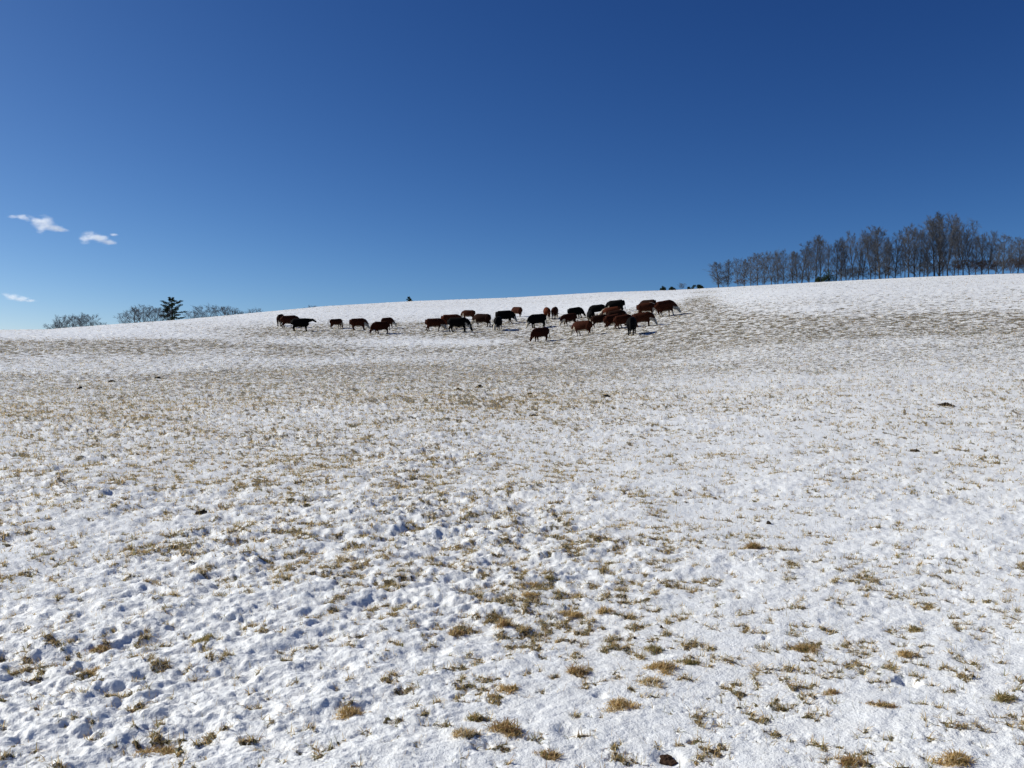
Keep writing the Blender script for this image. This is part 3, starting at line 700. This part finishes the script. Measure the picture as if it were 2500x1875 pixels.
# ------------------------------------------------------------------ trees
def grow(seed, H=10., clear=.2, spread=.5, lean=.03, n1=16, n2=8, n3=6, n4=5, up=.35, fork=0, r0=.14, tw=.92, l1=.42):
    """returns polylines per level: level 0 trunk, 1 limbs, 2 branches, 3 twigs, 4 fine twigs"""
    g = np.random.default_rng(seed); lv = {k: [] for k in range(5)}
    def line(p, d, L, ra, rb, npt, wob, upw):
        pts = [p]; d = d / np.linalg.norm(d)
        for _ in range(npt - 1):
            d = d + g.normal(0, wob, 3) + np.array([0, 0, upw]); d /= np.linalg.norm(d); p = p + d * L / (npt - 1); pts.append(p)
        return np.array(pts), np.linspace(ra, rb, npt), d
    def at_(pl, t):
        f = t * (len(pl) - 1); i_ = min(int(f), len(pl) - 2); return pl[i_] + (pl[i_ + 1] - pl[i_]) * (f - i_), pl[i_ + 1] - pl[i_], i_, f - i_
    trunks = []
    if fork:
        pl, ra, d = line(np.zeros(3), np.array([0, 0, 1.]), H * fork, r0, r0 * .8, 5, .03, .1); lv[0].append((pl, ra))
        nf = 2 + int(g.random() < .6)
        for q_ in range(nf):
            a_ = q_ * 6.283 / nf + g.uniform(0, 1); dd = np.array([math.cos(a_) * .38, math.sin(a_) * .38, 1])
            p2, r2, _ = line(pl[-1], dd, H * (1 - fork) * g.uniform(.85, 1), r0 * .62, .012, 9, .05, .05); lv[0].append((p2, r2)); trunks.append((p2, r2, .02))
    else:
        pl, ra, d = line(np.zeros(3), np.array([g.normal(0, lean), g.normal(0, lean), 1]), H, r0, .012, 12, .025, .02); lv[0].append((pl, ra)); trunks.append((pl, ra, clear))
    for pl, ra, cl in trunks:
        a0 = g.uniform(0, 6.283); nn = n1 if len(trunks) == 1 else int(n1 / len(trunks) * 1.3)
        for q_ in range(nn):
            t_ = cl + (1 - cl) * (q_ + g.random()) / nn; t_ = min(t_, .97)
            p, tdir, i_, _f = at_(pl, t_); a_ = a0 + q_ * 2.4
            tdir = tdir / np.linalg.norm(tdir); dd = tdir * (1 - spread * .4) + np.array([math.cos(a_), math.sin(a_), 0]) * spread
            shape = math.sin(math.pi * min(1, .28 + .72 * (t_ - cl) / (1 - cl))) ** .7
            L = H * l1 * max(.18, shape) * g.uniform(.75, 1.15); rb = np.interp(t_, np.linspace(0, 1, len(ra)), ra) * .5 + .008
            l1p, l1r, _ = line(p, dd, L, rb, .008, 7, .10, up * .18); lv[1].append((l1p, l1r))
            for c2 in range(n2):
                t2 = g.uniform(.15, 1); p2, td2, _, _ = at_(l1p, t2); dd2 = td2 / np.linalg.norm(td2) + g.normal(0, .55, 3) + np.array([0, 0, up * .5])
                l2p, l2r, _ = line(p2, dd2, L * .45 * g.uniform(.6, 1.1) * (1.2 - t2 * .5), .017 * tw, .007 * tw, 5, .14, up * .15); lv[2].append((l2p, l2r))
                for c3 in range(n3):
                    t3 = g.uniform(.1, 1); p3, td3, _, _ = at_(l2p, t3); dd3 = td3 / np.linalg.norm(td3) + g.normal(0, .6, 3) + np.array([0, 0, up * .4])
                    L3 = L * .22 * g.uniform(.6, 1.2); l3p, l3r, _ = line(p3, dd3, L3, .010 * tw, .006 * tw, 3, .15, up * .1); lv[3].append((l3p, l3r))
                    for c4 in range(n4):
                        p4, td4, _, _ = at_(l3p, g.random()); dd4 = td4 / np.linalg.norm(td4) + g.normal(0, .6, 3)
                        L4 = L3 * .6 * g.uniform(.5, 1.1); lv[4].append((np.array([p4, p4 + dd4 / np.linalg.norm(dd4) * L4]), np.array([.007, .004]) * tw))
    return lv

def tubes_mesh(name, lines, sides):
    VV, FF = [], []; off = 0
    groups = {}
    for pl, ra in lines: groups.setdefault(len(pl), []).append((pl, ra))
    for npt, L in groups.items():
        P = np.array([l[0] for l in L]); ra = np.array([l[1] for l in L]); n = len(L)
        T = np.empty_like(P); T[:, 1:-1] = P[:, 2:] - P[:, :-2]; T[:, 0] = P[:, 1] - P[:, 0]; T[:, -1] = P[:, -1] - P[:, -2]
        T /= np.linalg.norm(T, axis=2, keepdims=True) + 1e-9
        ref = np.array([.31, .95, .05]); S = np.cross(T, ref); S /= np.linalg.norm(S, axis=2, keepdims=True) + 1e-9; U = np.cross(T, S)
        ang = np.arange(sides) * 2 * np.pi / sides
        ring = P[:, :, None, :] + ra[:, :, None, None] * (S[:, :, None, :] * np.cos(ang)[None, None, :, None] + U[:, :, None, :] * np.sin(ang)[None, None, :, None])
        VV.append(ring.reshape(-1, 3))
        b_ = (np.arange(n) * npt * sides)[:, None, None] + (np.arange(npt - 1) * sides)[None, :, None] + off
        j_ = np.arange(sides)[None, None, :]; j2 = (j_ + 1) % sides
        FF.append(np.stack([b_ + j_, b_ + j2, b_ + sides + j2, b_ + sides + j_], -1).reshape(-1, 4)); off += n * npt * sides
    return np.concatenate(VV), np.concatenate(FF)

def tree_meshes(seed, twig=None, **kw):
    lv = grow(seed, **kw)
    V, F_ = tubes_mesh('t', lv[0], 7); V[:, 2] -= .15
    trunk = fast_mesh('trunk', V, [F_]); trunk.materials.append(M_BARK)
    Vs, Fs, off, mi = [], [], 0, []
    for k, sd_ in ((1, 5), (2, 3), (3, 3), (4, 3)):
        if not lv[k]: continue
        V, F_ = tubes_mesh('c', lv[k], sd_)
        Vs.append(V); Fs.append(F_ + off); off += len(V); mi.append(np.full(len(F_), 0 if k == 1 else 1))
    crown = fast_mesh('crown', np.concatenate(Vs), [np.concatenate(Fs)]); crown.materials.append(M_BARK); crown.materials.append(twig or M_TWIG)
    crown.polygons.foreach_set('material_index', np.concatenate(mi).astype(np.int32)); crown.update()
    top = max(float(np.concatenate(Vs)[:, 2].max()), 1)
    wid = float(np.percentile(np.abs(np.concatenate(Vs)[:, 0]), 98)) * 2
    print('TREE', seed, off, 'top %.1f width %.1f' % (top, wid))
    return trunk, crown, top, wid

KINDS = {
 'narrow': tree_meshes(1, clear=.04, spread=.48, up=.55, n1=26, n2=9, n3=5, n4=5, l1=.33),
 'pole': tree_meshes(2, clear=.07, spread=.55, up=.45, n1=24, n2=7, n3=5, n4=4, l1=.27, r0=.12),
 'round': tree_meshes(3, clear=.06, spread=.70, up=.40, n1=24, n2=9, n3=5, n4=5, l1=.38),
 'fan': tree_meshes(4, fork=.16, spread=.55, up=.45, n1=24, n2=8, n3=5, n4=5, l1=.36),
 'wide': tree_meshes(5, fork=.12, spread=.75, up=.38, n1=26, n2=8, n3=5, n4=5, l1=.42),
 'tall': tree_meshes(6, clear=.10, spread=.60, up=.5, n1=26, n2=8, n3=5, n4=5, l1=.36),
 'shrub': tree_meshes(8, fork=.05, spread=.7, up=.5, n1=24, n2=8, n3=5, n4=4, l1=.5, r0=.09, H=10, tw=1.5),
 'redshrub': tree_meshes(9, twig=M_REDTWIG, fork=.05, spread=.8, up=.35, n1=24, n2=8, n3=6, n4=4, l1=.55, r0=.09, tw=1.6),
}
def crest_d(px): return float(np.interp(px_az(px), TA, CREST))
def place(px, extra, ytop, kind, name, lab, cat, group, wpx=None, rz=None):
    az = px_az(px); d = crest_d(px) + extra; x0 = d * math.sin(R(az)); y0 = d * math.cos(R(az)); z0 = float(macro(x0, y0))
    ztop = EYE + row_ratio(ytop) * y0; h = max(ztop - z0, 1.0)
    tr, cr, top, wid = KINDS[kind]; s = h / top; sw = s
    if wpx: sw = min(max(wpx * 1.45 * y0 / F / wid, s * .75), s * 2.2)
    root = bpy.data.objects.new(name, None); col.objects.link(root); root.location = (x0, y0, z0); root.scale = (sw, sw, s)
    root.rotation_euler = (0, 0, random.uniform(0, 6.28) if rz is None else rz); root.empty_display_size = .5
    link('trunk', tr, root); link('crown', cr, root)
    return tag(root, lab, cat, group)
GR = 'bare trees standing in a row along the hill crest'
ROW = [
 (1753, 4, 637, 'narrow', 28, 'dense bare tree with many stems, first of the hilltop row from the left'),
 (1776, 10, 632, 'narrow', 18, 'slim bare tree, second of the hilltop row from the left'),
 (1801, 8, 626, 'round', 22, 'thin bare tree rising behind the reddish thicket'),
 (1832, 6, 622, 'round', 26, 'bare tree with even oval crown right of the reddish thicket'),
 (1848, 3, 614, 'tall', 26, 'lollipop-shaped bare tree touching the big spreading one on its left'),
 (1882, 2, 602, 'wide', 44, 'big spreading bare tree that forks near the ground, left half of the row'),
 (1911, 14, 606, 'round', 22, 'faint bare tree just right of the big spreading one'),
 (1933, 9, 610, 'narrow', 20, 'bare tree with two thin stems left of the slender upright one'),
 (1956, 4, 588, 'pole', 24, 'slender upright bare tree with open crown on a smooth straight stem'),
 (1990, 2, 571, 'narrow', 24, 'left trunk of the tall twin trees behind the dark evergreen bush'),
 (2003, 5, 574, 'tall', 26, 'right trunk of the tall twin trees behind the dark evergreen bush'),
 (2040, 5, 582, 'tall', 26, 'bare tree directly right of the dark evergreen bush'),
 (2052, 9, 584, 'narrow', 20, 'bare tree second to the right of the dark evergreen bush'),
 (2064, 4, 576, 'pole', 18, 'thin straight bare tree in the gap left of the bare pole tree'),
 (2081, 3, 561, 'pole', 18, 'pole-like bare tree with a nearly bare straight stem'),
 (2105, 5, 568, 'fan', 34, 'bare tree with boughs reaching left, next to the pole-like tree'),
 (2124, 3, 557, 'fan', 32, 'bare tree with a crooked stem left of the broad-crowned one'),
 (2146, 2, 547, 'tall', 42, 'broad-crowned bare tree with a stout straight trunk in the middle of the row'),
 (2167, 8, 594, 'narrow', 20, 'short bushy bare tree right of the broad-crowned one'),
 (2183, 4, 560, 'pole', 20, 'bare tree left of the gap where sky shows low between trunks'),
 (2198, 3, 602, 'round', 18, 'short bare tree standing in the low sky gap'),
 (2216, 2, 547, 'tall', 30, 'leftmost stem of the close trio of tall bare trees'),
 (2230, 5, 551, 'narrow', 24, 'middle stem of the close trio of tall bare trees'),
 (2243, 3, 556, 'tall', 22, 'dark rightmost stem of the close trio of tall bare trees'),
 (2263, 6, 602, 'pole', 16, 'short leaning bare tree left of the tallest trees'),
 (2279, 3, 527, 'tall', 38, 'second tallest bare tree, just left of the highest one'),
 (2291, 5, 515, 'narrow', 40, 'tallest bare tree of the whole hilltop row'),
 (2311, 2, 520, 'fan', 50, 'thick-trunked bare tree that forks low right of the tallest one'),
 (2327, 9, 547, 'round', 26, 'bare tree in the shade of the low-forking thick tree'),
 (2349, 3, 531, 'fan', 44, 'many-stemmed bare tree right of the low-forking thick tree'),
 (2364, 7, 552, 'round', 30, 'pale round bare tree where the row begins to drop'),
 (2394, 5, 566, 'round', 34, 'fifth bare tree from the right edge with a dark tangled base'),
 (2411, 4, 562, 'fan', 34, 'fourth bare tree from the right edge with upswept boughs'),
 (2446, 3, 568, 'round', 44, 'third bare tree from the right edge with a wide round crown'),
 (2482, 4, 580, 'round', 36, 'second bare tree from the right edge'),
 (2499, 6, 572, 'fan', 34, 'bare tree cut by the right edge of the picture')]
RNK = random.Random(4)
BACK = [(1816, 630, 'between the reddish thicket and the oval tree'), (1864, 622, 'left of the big spreading tree'), (1898, 615, 'through the right side of the big spreading tree'),
 (1945, 612, 'left of the slender upright tree'), (1974, 600, 'between the slender upright tree and the tall twins'), (2022, 596, 'between the tall twins and the next tree'),
 (2093, 585, 'right of the pole-like tree'), (2134, 580, 'left of the broad-crowned tree'), (2160, 578, 'right of the broad-crowned tree'), (2207, 572, 'between the sky gap and the close trio'),
 (2253, 566, 'right of the close trio'), (2300, 560, 'behind the tallest tree'), (2337, 566, 'behind the many-stemmed tree'), (2379, 578, 'right of the pale round tree'),
 (2428, 590, 'left of the wide round crown'), (2464, 592, 'between the second and third trees from the right edge')]
for px, top_, wh in BACK:
    place(px, 16 + RNK.uniform(0, 10), top_, RNK.choice(['narrow', 'pole', 'tall', 'round']), 'bare_tree', 'faint second-rank bare tree seen ' + wh, 'tree', 'second rank of bare trees behind the hilltop row', 20)
for px, ex, yt, kd, wp, lab in ROW: place(px, ex, yt, kd, 'bare_tree', lab, 'tree', GR, wp)
for px, ex, yt, wp, kd, lab in [
    (1805, 1, 679, 30, 'redshrub', 'reddish brown thicket at the foot of the left part of the hilltop row'),
    (1838, 10, 676, 26, 'shrub', 'grey undergrowth bush between oval tree and lollipop tree'),
    (1918, 7, 668, 34, 'shrub', 'grey undergrowth bush right of the big spreading tree'),
    (1972, 7, 664, 30, 'shrub', 'grey undergrowth bush left of the dark evergreen bush'),
    (2048, 8, 655, 30, 'shrub', 'grey undergrowth bush right of the dark evergreen bush'),
    (2090, 9, 648, 40, 'shrub', 'grey undergrowth bush under the bough-reaching tree'),
    (2150, 10, 646, 40, 'shrub', 'undergrowth bush around the broad-crowned tree'),
    (2235, 11, 638, 44, 'shrub', 'undergrowth bush around the trio of tall trees'),
    (2290, 11, 630, 44, 'shrub', 'undergrowth bush around the tallest trees'),
    (2365, 8, 628, 50, 'redshrub', 'brown undergrowth thicket right of the many-stemmed tree'),
    (2400, 6, 632, 44, 'redshrub', 'brown undergrowth thicket below the upswept tree'),
    (2435, 8, 628, 50, 'shrub', 'dense undergrowth left of the wide round crown near the right edge'),
    (2470, 6, 626, 46, 'redshrub', 'brown undergrowth thicket nearest to the right edge'),
    (2498, 9, 618, 40, 'shrub', 'undergrowth bush cut by the right edge'),
    (1765, 9, 672, 36, 'shrub', 'grey undergrowth under the first two trees of the hilltop row'),
    (1862, 9, 672, 34, 'shrub', 'grey undergrowth left of the foot of the big spreading tree'),
    (1892, 11, 668, 34, 'shrub', 'grey undergrowth right behind the foot of the big spreading tree'),
    (1945, 10, 664, 34, 'shrub', 'grey undergrowth left of the slender upright tree'),
    (2070, 11, 652, 36, 'shrub', 'grey undergrowth at the foot of the thin straight tree'),
    (2118, 11, 648, 36, 'shrub', 'grey undergrowth under the tree with the crooked stem'),
    (2180, 12, 648, 34, 'shrub', 'low undergrowth left of the sky gap'),
    (2262, 12, 640, 34, 'shrub', 'low undergrowth between the trio and the tallest trees'),
    (2325, 10, 632, 40, 'shrub', 'undergrowth at the foot of the low-forking thick tree')]:
    place(px, ex, yt, kd, 'bare_bush', lab, 'bush', 'undergrowth bushes among the hilltop trees', wp)
GL = 'bare trees showing above the left part of the crest'
for px, ex, yt, wp, kd, lab in [
    (128, 70, 789, 24, 'shrub', 'lowest bush at the left end of the far left thicket'),
    (146, 70, 779, 24, 'shrub', 'second bush from the left in the far left thicket'),
    (165, 75, 765, 34, 'shrub', 'rounded bare tree in the left middle of the far left thicket'),
    (190, 78, 767, 32, 'shrub', 'rounded bare tree in the centre of the far left thicket'),
    (215, 75, 762, 36, 'shrub', 'tallest rounded bare tree of the far left thicket'),
    (243, 75, 784, 22, 'shrub', 'small bush at the right end of the far left thicket'),
    (306, 70, 757, 24, 'wide', 'bare tree at the left end of the clump beside the pine'),
    (330, 72, 750, 28, 'tall', 'bare tree second from the left in the clump beside the pine'),
    (352, 75, 742, 34, 'fan', 'tallest bare tree of the clump left of the pine'),
    (376, 72, 747, 28, 'fan', 'bare tree with leaning stems between tallest one and pine'),
    (400, 74, 749, 26, 'fan', 'bare tree whose twigs touch the pine'),
    (468, 80, 754, 26, 'wide', 'low spreading bare tree first to the right of the pine'),
    (503, 78, 738, 46, 'wide', 'widest oak-like bare tree right of the pine'),
    (543, 80, 742, 34, 'wide', 'bare tree with upswept boughs right of the widest one'),
    (562, 82, 746, 26, 'fan', 'bare tree at the right of the group beyond the pine'),
    (582, 82, 757, 20, 'fan', 'small bare tree tailing off the group beyond the pine'),
    (600, 80, 756, 18, 'wide', 'small twiggy treetop left of the last one on the left crest'),
    (624, 80, 748, 24, 'wide', 'last small treetop to the right on the left crest')]:
    place(px, ex, yt, kd, 'bare_tree' if px > 260 else 'bare_bush', lab, 'tree' if px > 260 else 'bush', GL if px > 260 else 'bushes of the far left thicket', wp)
for px, yt, wp, lab in [(751, 749, 14, 'faint twig tips above the crest left of the herd'), (765, 744, 16, 'bare treetop tips above the crest over the walking black cow'), (838, 744, 14, 'very faint twig tips above the crest over the calf'),
                        (1664, 690, 14, 'two thin bare saplings between the small evergreen bushes')]:
    place(px, 60 if px < 1600 else 4, yt, 'shrub', 'bare_sapling', lab, 'tree', None, wp)

# evergreens
def leaf_cloud(centres, n, size, seed, flat=1.0):
    g = np.random.default_rng(seed); c = np.array(centres); w_ = (c[:, 3] * c[:, 4]) ** 1.0; k = g.choice(len(c), n, p=w_ / w_.sum())
    d = g.normal(0, 1, (n, 3)); d /= np.linalg.norm(d, axis=1, keepdims=True); rad = g.uniform(.35, 1.05, n) ** .6
    P = c[k, :3] + d * np.stack([c[k, 3], c[k, 3], c[k, 4]], -1) * rad[:, None]
    a_ = g.normal(0, 1, (n, 3)); a_[:, 2] *= flat; a_ /= np.linalg.norm(a_, axis=1, keepdims=True)
    b_ = np.cross(a_, g.normal(0, 1, (n, 3))); b_ /= np.linalg.norm(b_, axis=1, keepdims=True)
    s_ = size * g.uniform(.5, 1.3, n)[:, None]
    V = np.stack([P - b_ * s_ * .28, P + b_ * s_ * .28, P + a_ * s_], 1).reshape(-1, 3)
    return V, np.arange(n * 3).reshape(-1, 3)

def evergreen_bush(px, extra, ytop, wpx, seed, lab):
    az = px_az(px); d = crest_d(px) + extra; x0 = d * math.sin(R(az)); y0 = d * math.cos(R(az)); z0 = float(macro(x0, y0))
    h = EYE + row_ratio(ytop) * y0 - z0; wm = wpx * y0 / F
    root = bpy.data.objects.new('evergreen_bush', None); col.objects.link(root); root.location = (x0, y0, z0)
    g = np.random.default_rng(seed); cs = []
    for q_ in range(max(5, int(wpx / 3))):
        u_ = g.uniform(-.5, .5); hh = h * (1 - 1.5 * abs(u_) ** 1.6) * g.uniform(.45, 1)
        for zz in np.arange(.2, 1.0, .25): cs.append((u_ * wm * (1 - .3 * zz), g.uniform(-.4, .4) * wm * .6, hh * zz, wm * .10 + .10, h * .11 + .06))
    V, F_ = leaf_cloud(cs, 450 + int(wpx * 58), .17, seed)
    V[:, 2] = np.minimum(V[:, 2], h * 1.02)
    link('crown', fast_mesh('crown', V, [F_], smooth=False), root, [M_NEEDLE])
    lines = [(np.array([[g.normal(0, .05), 0, -.2], [u_ * .3, 0, h * .4], [u_, 0, h * .8]]), np.array([.06, .04, .015])) for u_ in (-wm * .25, 0, wm * .25)]
    V, F_ = tubes_mesh('t', lines, 5); link('trunk', fast_mesh('trunk', V, [F_]), root, [M_BARK])
    tag(root, lab, 'bush', 'dark evergreen bushes on the crest')
for a_ in [(2022, 0, 659, 34, 1, 'largest dark evergreen bush at the foot of the tall twin trees'),
           (1999, 1, 675, 24, 2, 'low dark evergreen bush leaning against the larger one on its right'),
           (1618, 2, 696, 15, 3, 'dark evergreen bush farthest left on the right-hand crest'),
           (1640, 2, 699, 17, 4, 'low dark evergreen bush second from the left on the right-hand crest'),
           (1680, 3, 700, 10, 5, 'tiny dark evergreen bush beside the saplings'),
           (1703, 1, 691, 29, 6, 'rounded dark evergreen bush left of the first bare trees of the row')]: evergreen_bush(*a_)

def pine(px, extra, ytop, seed, lab, wpx):
    az = px_az(px); d = crest_d(px) + extra; x0 = d * math.sin(R(az)); y0 = d * math.cos(R(az)); z0 = float(macro(x0, y0))
    H = EYE + row_ratio(ytop) * y0 - z0; wm = wpx * y0 / F / 2
    root = bpy.data.objects.new('pine_tree', None); col.objects.link(root); root.location = (x0, y0, z0)
    g = np.random.default_rng(seed)
    V, F_ = tubes_mesh('t', [(np.array([[0, 0, -.2], [.05, 0, H * .4], [-.05, 0, H * .75], [0, 0, H * .97]]), np.array([.30, .22, .13, .03]))], 8)
    link('trunk', fast_mesh('trunk', V, [F_]), root, [M_BARK])
    lines, cs = [], []
    nl = 15
    for k in range(nl):
        t_ = .30 + .68 * k / (nl - 1); z = H * t_
        for q_ in range(3):
            a_ = g.uniform(0, 6.283); L = wm * (1.05 * (1 - max(0, t_ - .5)) ** .8) * g.uniform(.45, 1.1) * (1 if t_ < .9 else .5)
            tip = np.array([math.cos(a_) * L, math.sin(a_) * L, z + L * g.uniform(.0, .30)])
            mid = np.array([math.cos(a_) * L * .5, math.sin(a_) * L * .5, z - .05 * L])
            lines.append((np.array([[0, 0, z], mid, tip]), np.array([.07, .05, .02])))
            for f in (.45, .65, .85, 1.0):
                c = mid + (tip - mid) * (f - .4) / .6; cs.append((*c, L * .19 + .12, .16))
    V, F_ = leaf_cloud(cs, 9000, .24, seed)
    V2, F2 = tubes_mesh('b', lines, 4); cm = fast_mesh('crown', np.concatenate([V, V2]), [F_, F2 + len(V)], smooth=False)
    link('crown', cm, root, [M_NEEDLE, M_BARK]); cm.polygons.foreach_set('material_index', np.array([0] * len(F_) + [1] * len(F2), np.int32)); cm.update()
    tag(root, lab, 'tree', 'pine trees above the crest')
pine(421, 75, 726, 5, 'dark layered pine taller than the bare trees around it on the left crest', 56)
pine(998, 110, 725, 6, 'dark pine tip just peeking over the crest above the middle of the herd', 24)

# ------------------------------------------------------------------ clouds
def cloud(blobs, seed, lab, dens):
    D = 2200.; pts = []; blobs = [(a_, b_, c_ * 1.12, d_ * 1.22) for a_, b_, c_, d_ in blobs]
    def at3(px, py):
        cx = (px - 1250) / F; cz = (937.5 - py) / F
        d = Vector((cx, math.cos(PITCH) + cz * math.sin(PITCH), cz * math.cos(PITCH) - math.sin(PITCH))); return d * D + Vector((0, 0, EYE))
    c0 = at3(*blobs[0][:2]); bm = bmesh.new()
    for px, py, rx, rz in blobs:
        m = bmesh.ops.create_icosphere(bm, subdivisions=3, radius=1.0); p = at3(px, py) - c0
        for v in m['verts']: v.co = Vector((v.co.x * rx * D / F, v.co.y * (rx + rz) * .5 * D / F, v.co.z * rz * D / F)) + p
    me = bpy.data.meshes.new('cloud'); bm.to_mesh(me); bm.free()
    o = bpy.data.objects.new('cloud', me); col.objects.link(o)
    m = o.modifiers.new('r', 'REMESH'); m.mode = 'VOXEL'; m.voxel_size = 1.6
    dg = bpy.context.evaluated_depsgraph_get(); dg.update(); me2 = bpy.data.meshes.new_from_object(o.evaluated_get(dg)); bpy.data.objects.remove(o)
    me2.name = 'cloud'
    mt = bpy.data.materials.new('cloud_vapour'); mt.use_nodes = True; t = mt.node_tree; t.nodes.clear()
    out = t.nodes.new('ShaderNodeOutputMaterial'); pv = t.nodes.new('ShaderNodeVolumePrincipled'); t.links.new(pv.outputs[0], out.inputs['Volume'])
    pv.inputs['Color'].default_value = (.97, .99, 1, 1); pv.inputs['Anisotropy'].default_value = .2
    tc = N(t, 'ShaderNodeTexCoord'); mp = N(t, 'ShaderNodeMapping'); mp.inputs['Location'].default_value = (seed * 31.7, 5, 1); mp.inputs['Rotation'].default_value = (0, .35, 0); mp.inputs['Scale'].default_value = (.55, .8, 1.2)
    t.links.new(tc.outputs['Object'], mp.inputs[0])
    no = N(t, 'ShaderNodeTexNoise', Scale=.075, Detail=6.0, Roughness=.68); t.links.new(mp.outputs[0], no.inputs['Vector'])
    acc = None        # soft falloff from each puff's middle
    for px, py, rx, rz in blobs:
        p = at3(px, py) - c0
        v = N(t, 'ShaderNodeVectorMath'); v.operation = 'SUBTRACT'; t.links.new(tc.outputs['Object'], v.inputs[0]); v.inputs[1].default_value = p
        v2 = N(t, 'ShaderNodeVectorMath'); v2.operation = 'DIVIDE'; t.links.new(v.outputs[0], v2.inputs[0]); v2.inputs[1].default_value = (rx * D / F, (rx + rz) * .5 * D / F, rz * D / F)
        v3 = N(t, 'ShaderNodeVectorMath'); v3.operation = 'LENGTH'; t.links.new(v2.outputs[0], v3.inputs[0])
        e = math_n(t, 'SUBTRACT', 1.0, v3.outputs['Value'])
        acc = e if acc is None else math_n(t, 'MAXIMUM', acc, e)
    s = math_n(t, 'MULTIPLY_ADD', math_n(t, 'SUBTRACT', no.outputs[0], .55), 3.4, acc)
    s = math_n(t, 'MULTIPLY', math_n(t, 'MAXIMUM', s, 0.0), dens)
    s = math_n(t, 'MULTIPLY', s, math_n(t, 'MINIMUM', math_n(t, 'MULTIPLY', math_n(t, 'MAXIMUM', acc, 0.0), 2.2), 1.0))
    t.links.new(s, pv.inputs['Density'])
    me2.materials.clear(); me2.materials.append(mt)
    o = link('cloud', me2); o.location = c0; tag(o, lab, 'cloud', 'small wispy clouds low in the blue sky')
cloud([(106, 546, 28, 20), (100, 558, 16, 14), (130, 556, 26, 10), (150, 561, 22, 6), (84, 538, 24, 9), (58, 531, 26, 7), (32, 529, 18, 5)], 1, 'highest and largest wisp of cloud with a trailing left tail', .055)
cloud([(222, 577, 26, 13), (208, 583, 16, 13), (245, 583, 24, 11), (264, 591, 22, 8), (278, 573, 12, 4)], 2, 'curved white cloud to the right of the largest wisp', .06)
cloud([(30, 724, 24, 9), (16, 721, 14, 7), (50, 730, 24, 7), (72, 734, 20, 4)], 3, 'flat white cloud lowest of the three, near the left edge', .06)
